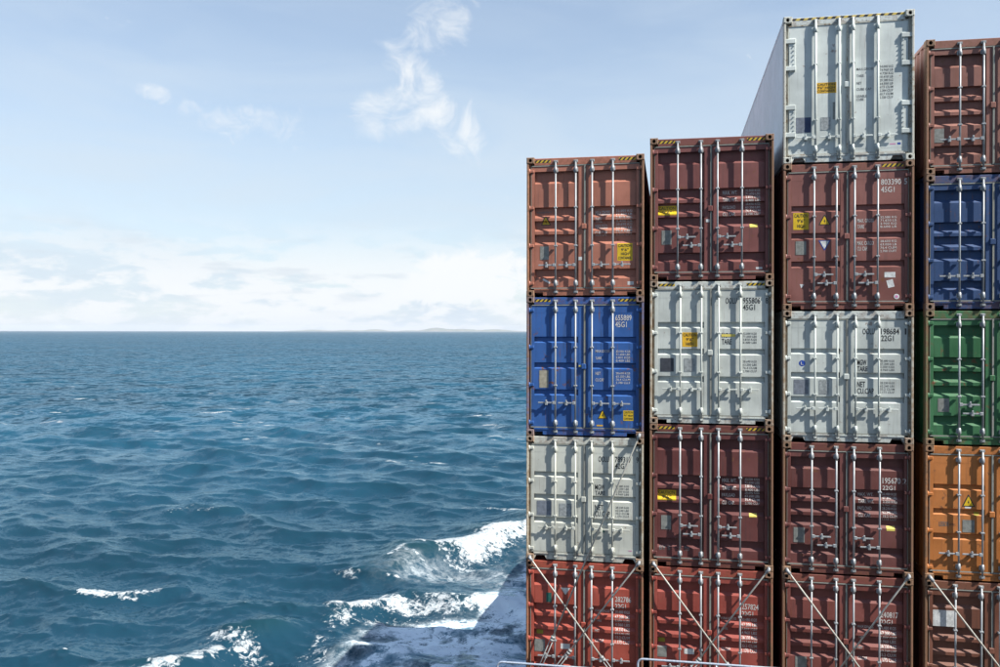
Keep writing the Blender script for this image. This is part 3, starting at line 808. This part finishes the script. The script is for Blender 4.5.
# ------------------------------------------------------------------ one container
BARS1 = (0.612, 1.032, 1.372, 1.800)
BARS2 = (0.556, 1.018, 1.345, 1.822)
def container(X, z, H, L, color, typ, label, bars=BARS1, handles='out', hv=None, tape=True, sill='rect', lock=0.5,
              marks=None, name='shipping_container', group='containers stacked with their doors to the viewer', guides=(0.362, 0.638)):
    root = empty(name, (X, FACE_Y, z)); tag(root, label, 'container', group)
    M = MATS; pm, cm, post, rail = M['paint_' + color], M['casting_' + color], M['post_' + color], M['rail_' + color]
    for sd, x in ((0, 0.0), (1, CW)):
        add_casting(root, x, -0.0095, sd, cm); add_casting(root, x, H - 0.128 + 0.0095, sd, cm)
        add_casting(root, x, -0.0095, 1 - sd, cm, L, True); add_casting(root, x, H - 0.128 + 0.0095, 1 - sd, cm, L, True)
        link('corner_post', post_mesh(H, sd), post, root, (x, 0, 0))
        link('corner_post', rear_posts_mesh(L, H, sd), post, root)
        s_o = link('side_wall', side_mesh(L, H, 'reefer' if typ == 'F' else 'dry'), pm if typ != 'F' else M['paint_insulated_panel'], root)
        if sd: s_o.location.x = CW; s_o.scale.x = -1
    link('door_header', header_mesh(), rail, root, (0, 0, H)); link('door_sill', sill_mesh(sill), rail, root)
    link('roof', roof_mesh(L, H), pm, root); link('end_wall', end_mesh(L, H), pm, root); link('floor', floor_mesh(L), rail, root)
    # hazard tape on the header of the tall boxes
    def tape_strip(u0, u1, v0, v1, mat):
        bm = bmesh.new(); y = DF - 0.0078
        quad(bm, (u0, y, H - v1), (u1, y, H - v1), (u1, y, H - v0), (u0, y, H - v0))
        link('hazard_tape', bm_mesh('hazard_tape', bm), mat, root)
    if tape == 'both' : tape_strip(0.170, 0.50, 0.045, 0.100, M['hazard_tape']); tape_strip(1.92, 2.268, 0.045, 0.100, M['hazard_tape'])
    elif tape == 'right': tape_strip(1.86, 2.25, 0.045, 0.105, M['hazard_tape'])
    elif tape == 'full': tape_strip(0.17, 2.268, 0.018, 0.062, M['hazard_tape_reefer'])
    pts = profile(H, typ)
    doors = []
    rb = 0.0185 if typ != 'F' else 0.024
    bar_mat = M['galvanised'] if color not in ('reefer_white', 'grey_white', 'pale_grey', 'silver_grey') else pm
    for sd in (0, 1):
        d = link('door', door_mesh(H, typ, sd), pm, root); doors.append(d)
        link('gasket', gasket_mesh(H, sd), M['rubber_grey'] if typ != 'F' else M['post_reefer_white'], d)
        for u in bars[2 * sd:2 * sd + 2]:
            link('locking_bar', bar_mesh(H, rb), bar_mat, d, (u, 0, 0))
            for zz in (0.085, H - 0.085): link('cam_keeper', bracket_mesh('cam_keeper'), M['galvanised_dull'], d, (u, 0, zz))
            for zz in (0.265, H - 0.265): link('bar_bracket', bracket_mesh('keeper'), bar_mat, d, (u, 0, zz))
            for g in guides: link('bar_bracket', bracket_mesh('guide'), bar_mat, d, (u, 0, H * (1 - g)))
        if typ == 'F':
            for v in (0.74, 2.06): link('hinge', strap_hinge_mesh(sd), pm, d, (0 if sd == 0 else CW, 0, H - v))
        else:
            for v in (0.095, 0.362, 0.635, 0.908): link('hinge', hinge_mesh(sd), pm, d, (0 if sd == 0 else CW, 0, H * (1 - v)))
        h1 = hv if hv else 0.765 * H
        ua, ub = bars[2 * sd], bars[2 * sd + 1]
        if handles == 'out':
            s_ = -1 if sd == 0 else 1
            link('handle', handle_mesh(s_), bar_mat, d, (ua, 0, H - h1)); link('handle', handle_mesh(s_), bar_mat, d, (ub, 0, H - h1 - 0.0))
        else:
            link('handle', handle_mesh(1), bar_mat, d, (ua, 0, H - h1 + 0.17)); link('handle', handle_mesh(-1), bar_mat, d, (ub, 0, H - h1))
    link('lock_cover', lockbox_mesh(), pm, doors[1], (1.19, 0, H * (1 - lock)))
    if marks: marks(doors, pts, H)
    return root

def stack_lines(rows, u0, u1, v0, v1, gap=0.30):
    """rows of figures between two heights"""
    n = len(rows); p = (v1 - v0) / n; o = []
    for k, r_ in enumerate(rows):
        o.append((r_, u0, u1, v0 + k * p, v0 + (k + 1 - gap) * p))
    return o
KG = ['32.500 KGS', '71.650 LBS', '3.810 KGS', '8.400 LBS', '28.690 KGS', '63.250 LBS', '76.4 CU.M', '2.700 CU.F']
KG2 = ['30.480 KGS', '67.200 LBS', '2.250 KGS', '4.960 LBS', '28.230 KGS', '62.240 LBS', '33.2 CU.M', '1.173 CU.F']
M_ = MATS
def caution(door, u0, u1, v0, v1, lines, H, pts, mat='sticker_yellow'):
    patch(door, 'caution_sticker', u0, u1, v0, v1, M_[mat], H, pts)
    n = len(lines); p = (v1 - v0) / (n + 0.25); w_ = u1 - u0; o = []
    for k, s_ in enumerate(lines):
        q = min(0.86, 0.125 * len(s_)) * w_
        uc = (u0 + u1) / 2
        o.append((s_, uc - q / 2, uc + q / 2, v0 + p * (k + 0.22), v0 + p * (k + 0.92)))
    lettering(door, o, pts, M_['print_black'], H, 0.0034)
def warn(door, u0, u1, v0, v1, H, pts):
    patch(door, 'warning_border', u0, u1, v0, v1, M_['print_black'], H, pts, 0.0015, 'tri')
    a, b = (u1 - u0) * 0.13, (v1 - v0)
    patch(door, 'warning_sign', u0 + a, u1 - a, v0 + b * 0.17, v1 - b * 0.075, M_['sticker_yellow'], H, pts, 0.0028, 'tri')
    um = (u0 + u1) / 2
    lettering(door, [('4', um - a * 0.45, um + a * 0.45, v0 + b * 0.45, v0 + b * 0.80)], pts, M_['print_black'], H, 0.004, 'pictogram')

def mk_c1t1(d, p, H):
    l, r = d
    warn(l, 0.29, 0.50, 1.21, 1.40, H, p)
    patch(l, 'data_plate', 0.28, 0.465, 1.85, 2.13, M_['plate_grey'], H, p, 0.004)
    caution(r, 1.89, 2.20, 1.81, 2.17, ["CAUTION", "9'6\"", "HIGH", "CONTAINER"], H, p)
    lettering(r, [('MAX.GROSS', 1.43, 1.735, 1.12, 1.22), ('TARE', 1.43, 1.57, 1.265, 1.365), ('MAX.CGO.', 1.43, 1.69, 1.405, 1.50), ('CUB.CAP.', 1.43, 1.69, 1.55, 1.645)]
              + stack_lines(['32.500 KG', '71.650 LB', '3.810 KG', '8.400 LB', '28.690 KG', '63.250 LB', '76.4 CBM', '2.700 CFT'], 1.86, 2.19, 1.105, 1.665), p, M_['print_white'], H)
    lettering(l, [('REGISTRY', 0.20, 0.52, 1.115, 1.15)], p, M_['print_grey'], H)
    patch(l, 'seal_tag', 1.09, 1.165, 2.08, 2.15, M_['sticker_white'], H, p, 0.004)
    patch(r, 'sticker', 2.10, 2.225, 2.60, 2.67, M_['sticker_white'], H, p)
    patch(l, 'scuff', 0.33, 0.50, 2.56, 2.60, M_['sticker_white'], H, p, rot=-0.5)
def mk_c1t2(d, p, H):
    l, r = d
    patch(l, 'data_plate', 0.27, 0.46, 1.535, 1.90, M_['plate_beige'], H, p, 0.004)
    W_ = M_['print_white']
    lettering(r, [('655889', 1.853, 2.185, 0.377, 0.493), ('45G1', 1.853, 2.087, 0.516, 0.632), ('MAX.GROSS', 1.444, 1.74, 1.10, 1.155), ('TARE', 1.444, 1.57, 1.246, 1.30),
                  ('NET', 1.444, 1.55, 1.558, 1.62), ('CU.CAP', 1.444, 1.62, 1.688, 1.755)] + stack_lines(KG[:4], 1.867, 2.157, 1.107, 1.365) + stack_lines(KG[4:], 1.867, 2.157, 1.56, 1.82), p, W_, H)
    warn(r, 1.49, 1.69, 2.34, 2.53, H, p)
    caution(r, 2.02, 2.23, 2.35, 2.56, ["CAUTION", "9'6\" HIGH", "CONTAINER"], H, p)
    patch(r, 'sticker', 1.47, 1.60, 2.655, 2.685, M_['sticker_amber'], H, p)
    patch(l, 'seal_tag', 1.10, 1.17, 1.42, 1.46, M_['sticker_pale_yellow'], H, p, 0.004)
def oolu(d, p, H, num, chk, code, v, mg, dark='plate_mid', side=1):
    l, r = d; B = M_['print_black']
    it = [('OOLU', 1.51, 1.73, v, v + 0.12), (num, 1.85, 2.185, v, v + 0.12), (chk, 2.285, 2.335 if chk != '1' else 2.315, v, v + 0.12), (code, 1.85, 2.085, v + 0.135, v + 0.25)]
    lettering(r, it + mg, p, B, H)
def mk_c1t3(d, p, H):
    l, r = d
    oolu(d, p, H, '789317', '9', '42G1', 0.39, [('MGW', 1.44, 1.64, 0.98, 1.09), ('TARE', 1.44, 1.65, 1.11, 1.20), ('NET', 1.44, 1.61, 1.40, 1.51), ('CU.CAP', 1.44, 1.75, 1.53, 1.64)])
    lettering(r, stack_lines(KG2[:4], 1.866, 2.14, 0.98, 1.205) + stack_lines(KG2[4:], 1.866, 2.14, 1.42, 1.665), p, M_['print_grey'], H)
    patch(l, 'data_plate', 0.224, 0.53, 1.36, 1.655, M_['plate_mid'], H, p, 0.004)
    patch(l, 'data_plate', 0.69, 0.957, 1.40, 1.66, M_['plate_pale'], H, p, 0.004)
    patch(r, 'scuff', 1.60, 1.64, 1.93, 1.97, M_['patch_teal'], H, p)
    patch(r, 'sticker', 2.13, 2.20, 2.32, 2.335, M_['sticker_pink'], H, p)
def low_marks(num, sign, plate, extra=None, chk=None, u=1.856):
    def mk(d, p, H):
        l, r = d
        it = [(num, u, u + 0.33, 0.68, 0.795), ('22G1', u, u + 0.222, 0.83, 0.94), ('MAX.GROSS', 1.44, 1.74, 0.985, 1.035), ('TARE', 1.46, 1.57, 1.19, 1.24), ('NET', 1.44, 1.53, 1.385, 1.43), ('CU.CAP', 1.44, 1.62, 1.60, 1.65)]
        lettering(r, it + stack_lines(KG2, u, u + 0.30, 0.985, 1.69), p, M_['print_white'], H)
        patch(l, 'data_plate', *plate, M_['plate_grey'], H, p, 0.004)
        if sign: patch(l, 'sticker', *sign, M_['sticker_white'], H, p)
        if extra: extra(l, r, p, H)
    return mk
def ex_c1t4(l, r, p, H):
    patch(l, 'sticker', 0.725, 0.925, 0.56, 0.70, M_['sticker_white'], H, p, shape='tri_down')
    patch(l, 'sticker', 0.21, 0.345, 1.485, 1.57, M_['sticker_olive'], H, p)
    patch(l, 'paint_patch', 0.42, 0.53, 0.68, 0.88, M_['patch_teal'], H, p)
def ex_c2t4(l, r, p, H): patch(l, 'sticker', 0.18, 0.315, 1.485, 1.57, M_['sticker_olive'], H, p)
def mk_tri(d, p, H):                         # payload boxes of columns two and three
    l, r = d
    hc = H > 2.7
    caut = ((0.152, 0.537, 1.36, 1.56), (0.2375, 0.437, 1.87, 2.16), (1.98, 2.13, 1.77, 1.845))
    caution(l, *caut[0], ["CAUTION", "9'6\""], H, p, 'sticker_yellow')
    patch(l, 'data_plate', *caut[1], M_['plate_grey'], H, p, 0.004)
    patch(r, 'sticker', *caut[2], M_['sticker_pale_yellow'], H, p)
    lettering(r, [('MAX. WT.', 1.45, 1.74, 1.085, 1.165), ('TARE WT.', 1.45, 1.74, 1.235, 1.31), ('PAYLOAD', 1.45, 1.705, 1.385, 1.455), ('CU. CAP.', 1.45, 1.70, 1.53, 1.605)]
              + stack_lines(KG, 1.90, 2.185, 1.065, 1.61), p, M_['print_white'], H)
def mk_c2t1(d, p, H):
    mk_tri(d, p, H)
    patch(d[0], 'seal_tag', 1.12, 1.19, 1.66, 1.72, M_['sticker_white'], H, p, 0.004)
    patch(d[1], 'sticker', 2.10, 2.225, 2.64, 2.68, M_['sticker_white'], H, p)
def mk_c2t3(d, p, H):
    mk_tri(d, p, H)
    lettering(d[0], [('BY S', 0.20, 0.42, 2.50, 2.58), ('TS', 0.70, 0.80, 2.50, 2.58)], p, M_['print_grey'], H)
def mk_c2t2(d, p, H):
    l, r = d
    oolu(d, p, H, '955806', '8', '45G1', 0.34, [('MGW', 1.435, 1.64, 1.05, 1.145), ('TARE', 1.435, 1.63, 1.17, 1.28)])
    lettering(r, stack_lines(KG[:4], 1.85, 2.12, 1.04, 1.28) + stack_lines(KG[4:], 1.85, 2.12, 1.60, 1.86), p, M_['print_grey'], H)
    patch(r, 'tape_strip', 1.43, 1.70, 1.075, 1.125, M_['sticker_pale_yellow'], H, p, 0.004)
    caution(l, 0.653, 0.957, 1.04, 1.335, ["CAUTION", "9'6\"", "HIGH"], H, p, 'sticker_amber')
    patch(l, 'data_plate', 0.216, 0.483, 1.565, 1.84, M_['plate_dark'], H, p, 0.004)
    patch(l, 'data_plate', 0.69, 0.91, 1.57, 1.84, M_['plate_pale'], H, p, 0.004)
def mk_reefer(d, p, H):
    l, r = d
    caution(l, 0.624, 1.008, 1.315, 1.525, ["CAUTION", "9'6\" HIGH", "CONTAINER"], H, p, 'sticker_amber')
    patch(l, 'data_plate', 0.244, 0.41, 1.99, 2.29, M_['plate_mid'], H, p, 0.004); patch(l, 'data_plate', 0.412, 0.53, 1.99, 2.29, M_['plate_navy'], H, p, 0.004)
    patch(l, 'data_plate', 0.713, 0.90, 2.00, 2.255, M_['plate_pale'], H, p, 0.004)
    lettering(r, [('MAX.GROSS', 1.383, 1.70, 1.06, 1.11), ('TARE', 1.383, 1.52, 1.19, 1.24), ('NET', 1.383, 1.48, 1.335, 1.385), ('CUBE CAP', 1.383, 1.66, 1.455, 1.505), ('USABLE', 1.383, 1.58, 1.59, 1.64), ('CUBE', 1.383, 1.52, 1.655, 1.705)]
              + stack_lines(['34.000 KG', '74.960 LB', '4.720 KG', '10.410 LB', '29.280 KG', '64.550 LB', '67.5 CU.M', '2.384 CU.F', '65.7 CU.M', '2.320 CU.F'], 1.815, 2.06, 1.03, 1.70), p, M_['print_grey'], H)
    patch(l, 'care_label', 0.94, 0.985, 1.71, 2.05, M_['plate_grey'], H, p); patch(r, 'care_label', 1.25, 1.29, 1.71, 2.05, M_['plate_grey'], H, p)
    patch(r, 'sticker', 2.14, 2.20, 2.55, 2.59, M_['sticker_blue'], H, p); patch(r, 'sticker', 2.00, 2.11, 2.565, 2.585, M_['sticker_pink'], H, p)
def mk_c3t2(d, p, H):
    l, r = d
    caution(l, 0.20, 0.495, 0.965, 1.30, ["CAUTION", "9'6\"", "HIGH"], H, p)
    warn(l, 0.678, 0.905, 1.01, 1.215, H, p)
    patch(l, 'label_border', 0.678, 0.905, 1.52, 1.715, M_['sticker_blue'], H, p, 0.0015, 'tri_down')
    patch(l, 'label', 0.705, 0.878, 1.532, 1.685, M_['sticker_white'], H, p, 0.0028, 'tri_down')
    patch(l, 'data_plate', 0.245, 0.446, 1.53, 1.80, M_['plate_grey'], H, p, 0.004)
    lettering(r, [('803390', 1.84, 2.21, 0.34, 0.455), ('5', 2.266, 2.32, 0.34, 0.455), ('45G1', 1.84, 2.09, 0.49, 0.60), ('MAX. GROSS', 1.405, 1.71, 1.107, 1.18), ('TARE', 1.405, 1.53, 1.225, 1.30),
                  ('MAX. CARGO', 1.405, 1.71, 1.547, 1.627), ('CU. CAP.', 1.405, 1.60, 1.655, 1.735)]
              + stack_lines(['32.500 KG', '71.650 LB', '3.900 KG', '8.600 LB'], 1.83, 2.13, 1.064, 1.31) + stack_lines(['28.600 KG', '63.050 LB', '76.4 CUM', '2.700 CUFT'], 1.83, 2.13, 1.53, 1.79), p, M_['print_white'], H)
    patch(r, 'sticker', 1.91, 2.11, 2.16, 2.265, M_['sticker_white'], H, p); patch(r, 'sticker', 1.96, 2.08, 2.31, 2.46, M_['sticker_white'], H, p, rot=0.25)
    patch(r, 'round_sticker', 2.08, 2.185, 2.585, 2.69, M_['sticker_white'], H, p, shape='round')
    patch(r, 'round_sticker', 2.105, 2.16, 2.61, 2.665, M_['sticker_pink'], H, p, 0.003, shape='round')
    patch(l, 'scuff', 0.31, 0.40, 2.37, 2.44, M_['sticker_white'], H, p, shape='tri', rot=0.9)
def mk_c3t3(d, p, H):
    l, r = d
    oolu(d, p, H, '198684', '1', '22G1', 0.345, [('MGW', 1.41, 1.585, 0.96, 1.07), ('TARE', 1.41, 1.60, 1.09, 1.19), ('NET', 1.41, 1.56, 1.39, 1.50), ('CU.CAP', 1.41, 1.72, 1.52, 1.63)])
    lettering(r, stack_lines(KG2[:4], 1.835, 2.10, 0.96, 1.195) + stack_lines(KG2[4:], 1.835, 2.10, 1.39, 1.635), p, M_['print_grey'], H)
    patch(l, 'round_sticker', 0.313, 0.437, 0.98, 1.10, M_['sticker_blue'], H, p, shape='round')
    lettering(l, [('L', 0.35, 0.40, 1.01, 1.07)], p, M_['print_white'], H, 0.004)
    patch(l, 'data_plate', 0.22, 0.495, 1.365, 1.65, M_['plate_mid'], H, p, 0.004); patch(l, 'data_plate', 0.70, 0.88, 1.37, 1.65, M_['plate_pale'], H, p, 0.004)
def mk_c3t4(d, p, H):
    l, r = d
    patch(l, 'data_plate', 0.223, 0.434, 1.70, 2.00, M_['plate_grey'], H, p, 0.004)
    patch(r, 'sticker', 1.965, 2.12, 1.61, 1.70, M_['sticker_pale_yellow'], H, p)
    lettering(r, [('195670', 1.888, 2.22, 0.66, 0.776), ('2', 2.262, 2.32, 0.66, 0.776), ('22G1', 1.888, 2.12, 0.815, 0.90), ('MAX. WT.', 1.44, 1.73, 0.975, 1.04), ('TARE WT.', 1.44, 1.73, 1.10, 1.17), ('PAYLOAD', 1.44, 1.70, 1.245, 1.315), ('CU. CAP.', 1.44, 1.68, 1.375, 1.445)]
              + stack_lines(KG2, 1.896, 2.16, 0.965, 1.53), p, M_['print_white'], H)
def mk_plate(u0, u1, v0, v1, mat='plate_grey'):
    def mk(d, p, H): patch(d[0], 'data_plate', u0, u1, v0, v1, M_[mat], H, p, 0.004)
    return mk
def mk_c4t4(d, p, H):
    warn(d[0], 0.678, 0.913, 0.935, 1.165, H, p)
    patch(d[0], 'sticker', 0.73, 0.845, 1.168, 1.198, M_['sticker_white'], H, p)
    patch(d[0], 'data_plate', 0.69, 0.905, 1.42, 1.66, M_['plate_grey'], H, p, 0.004)
    patch(d[0], 'seal_tag', 0.90, 0.99, 1.27, 1.33, M_['sticker_olive'], H, p)
    lettering(d[0], [('LESSOR', 0.27, 0.45, 1.47, 1.56)], p, M_['print_grey'], H)
def mk_c4t5(d, p, H):
    patch(d[0], 'placard', 0.157, 0.565, 0.58, 0.895, M_['sticker_white'], H, p, 0.003)

HC, ST = 2.896, 2.591
G = 0.019
L40, L20 = 12.192, 6.058
ZT = BASE_Z + ST + G                    # top of the lowest tier = underside of the next
CX = (-2.9645, -0.4096, 2.2052, 4.8495)
# column one, against the open sea
z = BASE_Z
container(CX[0], z, ST, L20, 'signal_red', 'B', 'bright red container marked 282786, under the grey container beside the sea', handles='out', hv=1.98, tape=False,
          marks=low_marks('282786', (0.725, 0.92, 1.73, 1.84), (0.173, 0.394, 1.667, 1.925), ex_c1t4)); z += ST + G
container(CX[0], z, ST, L40, 'grey_white', 'A', 'light grey container 789317 with one long lashing rod across it, above the bright red one', tape=False, sill='trap', hv=1.90, marks=mk_c1t3); z += ST + G
container(CX[0], z, HC, L40, 'blue', 'A', 'bright blue container numbered 655889 at the left edge of the stacks', tape='both', hv=2.21, marks=mk_c1t2); z += HC + G
container(CX[0], z, HC, L40, 'terracotta', 'B', 'terracotta container on top of the bright blue one, topmost of the leftmost stack', tape='both', hv=2.25, marks=mk_c1t1)
# column two
z = BASE_Z
container(CX[1], z, ST, L20, 'brick_red', 'B', 'red container marked 257824 behind two crossed lashing rods', tape=False, hv=2.02,
          marks=low_marks('257824', (0.706, 0.904, 1.66, 1.77), (0.165, 0.353, 1.64, 1.86), ex_c2t4, u=1.84)); z += ST + G
container(CX[1], z, HC, L40, 'dark_maroon', 'B', 'dark maroon container with yellow caution sticker, under the pale grey 955806 container', tape='both', bars=BARS1, handles='in', hv=2.22, marks=mk_c2t3); z += HC + G
container(CX[1], z, HC, L40, 'pale_grey', 'A', 'pale grey container numbered 955806 with amber caution sticker', tape='both', sill='rect', hv=2.19, marks=mk_c2t2); z += HC + G
container(CX[1], z, HC, L40, 'maroon', 'B', 'maroon container with yellow caution sticker, topmost of the second stack from the sea', tape='both', bars=BARS2, handles='in', hv=2.19, marks=mk_c2t1)
# column three
z = BASE_Z
container(CX[2], z, ST, L20, 'wine_red', 'B', 'wine red container marked 240817 behind two crossed lashing rods', tape=False, hv=2.02, bars=BARS2,
          marks=low_marks('240817', None, (0.26, 0.48, 1.66, 1.90))); z += ST + G
container(CX[2], z, ST, L20, 'umber_red', 'B', 'dark red brown container marked 195670, under the grey 198684 container', tape=False, handles='in', hv=2.02, bars=BARS2, marks=mk_c3t4); z += ST + G
container(CX[2], z, ST, L20, 'silver_grey', 'A', 'grey container numbered 198684 with a round blue sticker', tape=False, sill='trap', hv=1.93, marks=mk_c3t3); z += ST + G
container(CX[2], z, HC, L40, 'oxide', 'A', 'oxide red container numbered 803390, directly under the white refrigerated container', tape='right', handles='in', hv=2.37, bars=(0.589, 1.01, 1.347, 1.775), marks=mk_c3t2); z += HC + G
container(CX[2], z, HC, L40, 'reefer_white', 'F', 'white refrigerated container with smooth doors, the highest container of all', tape='full', sill='trap', hv=2.40, bars=(0.61, 1.055, 1.313, 1.77), lock=0.475,
          marks=mk_reefer, name='refrigerated_container', guides=(0.33, 0.71))
# column four, cut by the right edge of the picture
z = BASE_Z
container(CX[3], z, ST, L20, 'chestnut', 'B', 'chestnut brown container with a white placard, under the orange one', tape=False, hv=2.0, bars=BARS2, marks=mk_c4t5); z += ST + G
container(CX[3], z, ST, L20, 'orange', 'A', 'orange container with a yellow warning triangle, under the green one', tape=False, hv=2.07, bars=BARS1, marks=mk_c4t4); z += ST + G
container(CX[3], z, ST, L20, 'green', 'B', 'green container in the rightmost stack', tape=False, handles='in', hv=1.98, bars=BARS1, marks=mk_plate(0.25, 0.455, 1.70, 1.96)); z += ST + G
container(CX[3], z, ST, L20, 'navy', 'B', 'dark navy container under the brown one in the rightmost stack', tape=False, hv=1.95, bars=BARS1); z += ST + G
container(CX[3], z, ST, L40, 'salmon_brown', 'B', 'reddish brown container, topmost of the rightmost stack', tape=False, hv=1.93, bars=BARS1, marks=mk_plate(0.146, 0.347, 1.70, 1.97))

# boxes of the bays farther forward (their shadow falls on the wake)
def plain_container(X, Y, z, H, L, color):
    root = empty('shipping_container', (X, Y, z)); tag(root, 'container stowed in a bay farther forward, hidden behind the near stacks', 'container', 'containers in the bays farther forward')
    pm = MATS['paint_' + color]
    for sd in (0, 1):
        s_o = link('side_wall', side_mesh(L, H, 'dry'), pm, root)
        if sd: s_o.location.x = CW; s_o.scale.x = -1
        link('corner_post', rear_posts_mesh(L, H, sd), pm, root)
        p_o = link('corner_post', rear_posts_mesh(L, H, sd), pm, root); p_o.location.y = -(L - 0.164)
    link('roof', roof_mesh(L, H), pm, root); link('end_wall', end_mesh(L, H), pm, root)
    e_o = link('end_wall', end_mesh(L, H), pm, root); e_o.scale.y = -1; e_o.location.y = L
    link('floor', floor_mesh(L), pm, root)
for Y0, L, n, hh in ((34.8, L40, 2, (HC,) * 2), (47.4, L20, 2, (HC,) * 2)):
    zz = BASE_Z
    for k in range(n):
        plain_container(CX[0], Y0, zz, hh[k], L, ('oxide', 'navy', 'maroon', 'green')[k]); zz += hh[k] + 0.005

# ------------------------------------------------------------------ lashing rods
def lashing(c, u0, zt, u1, label, tb=0.9):
    """rod hooked into a corner casting, turnbuckle at its foot, to a plate on the hatch cover"""
    a = Vector((CX[c] + u0, FACE_Y - 0.035, zt)); b = Vector((CX[c] + u1, FACE_Y - 0.20, BASE_Z + 0.03))
    d = (b - a).normalized()
    root = empty('lashing_rod', b); tag(root, label, 'lashing rod', 'lashing rods across the lower containers')
    def loc(p): return p - b
    j = b - d * tb
    bm = bmesh.new(); tube(bm, [loc(a + Vector((0, 0.05, 0.0))), loc(a), loc(a + d * 0.06), loc(j)], 0.0175, 8)
    link('rod', bm_mesh('rod', bm), MATS['lashing_steel'], root)
    bm = bmesh.new(); tube(bm, [loc(a + Vector((0, 0.045, 0.01))), loc(a + Vector((0, -0.02, 0.0))), loc(a + d * 0.09)], 0.034, 10)
    link('hook', bm_mesh('hook', bm), MATS['galvanised'], root)
    n = Vector((d.z, 0, -d.x)).normalized()
    bm = bmesh.new()
    for s_ in (-1, 1): tube(bm, [loc(j + n * 0.030 * s_), loc(b - d * 0.10 + n * 0.030 * s_)], 0.011, 6)
    for q in (j, j + d * 0.06, b - d * 0.12): tube(bm, [loc(q), loc(q + d * 0.05)], 0.043, 8)
    link('turnbuckle', bm_mesh('turnbuckle', bm), MATS['galvanised_dull'], root)
    bm = bmesh.new(); box(bm, -0.05, 0.05, -0.012, 0.012, -0.05, 0.10, 0.01)
    link('lashing_plate', bm_mesh('lashing_plate', bm), MATS['galvanised_dull'], root)
zc = ZT + 0.055
lashing(0, 0.085, zc, 2.14, 'lashing rod running down rightwards across the bright red container')
lashing(0, CW - 0.085, zc, 0.36, 'lashing rod running down leftwards across the bright red container only', 1.0)
lashing(0, CW - 0.085, ZT + ST + G + 0.055, 0.16, 'long lashing rod from the blue container corner down over the light grey one', 1.15)
lashing(1, 0.085, zc, 2.10, 'lashing rod running down rightwards across the red container marked 257824', 0.95)
lashing(1, CW - 0.085, zc, 0.42, 'lashing rod running down leftwards across the red container marked 257824', 1.0)
lashing(2, 0.085, zc, 2.05, 'lashing rod running down rightwards across the wine red container marked 240817', 0.75)
lashing(2, CW - 0.085, zc, 0.50, 'lashing rod running down leftwards across the wine red container marked 240817', 0.75)
lashing(3, 0.085, zc, 2.05, 'lashing rod across the chestnut brown container, the rightmost rod', 0.6)

# ------------------------------------------------------------------ guard rails on the hatch edge
def rail(x0, x1, z, y, label):
    root = empty('guard_rail', (x0, y, BASE_Z)); tag(root, label, 'railing', 'guard rails in front of the stacks')
    h = z - BASE_Z; r = 0.021; rc = 0.10; L = x1 - x0
    arc = lambda cx, a0, a1: [(cx + rc * math.cos(R(a)), 0, h - rc + rc * math.sin(R(a))) for a in np.linspace(a0, a1, 7)]
    bm = bmesh.new(); tube(bm, [(0, 0, -0.01)] + arc(rc, 180, 90) + arc(L - rc, 90, 0) + [(L, 0, -0.01)], r, 10)
    link('top_rail', bm_mesh('top_rail', bm), MATS['rail_paint'], root)
    bm = bmesh.new(); tube(bm, [(0.0, 0, h * 0.5), (L, 0, h * 0.5)], 0.016, 8)
    link('middle_rail', bm_mesh('middle_rail', bm), MATS['rail_paint'], root)
    n = 2
    for k in range(1, n):
        bm = bmesh.new(); tube(bm, [(L * k / n, 0, -0.01), (L * k / n, 0, h - 0.01)], 0.017, 8)
        link('post', bm_mesh('post', bm), MATS['rail_paint'], root)
rail(-3.36, -1.05, CAM_Z - 6.575, 17.3, 'pale blue grey tubular rail in front of the bright red container')
rail(-0.60, 2.35, CAM_Z - 6.32, 17.3, 'pale blue grey tubular rail in front of the container marked 257824')

# ------------------------------------------------------------------ sea air
bm = bmesh.new(); box(bm, -46000, 46000, -46000, 46000, -4.0, 300.0)
hz = kind(link('haze', bm_mesh('haze', bm)), 'stuff')
m = bpy.data.materials.new('sea_haze'); m.use_nodes = True; t = NT(m.node_tree)
v = t.n('ShaderNodeVolumePrincipled', ins={'Color': (0.86, 0.92, 1.0, 1), 'Density': 2.5e-5, 'Anisotropy': 0.0})
t.n('ShaderNodeOutputMaterial', ins={1: v.outputs[0]})
hz.data.materials.append(m)
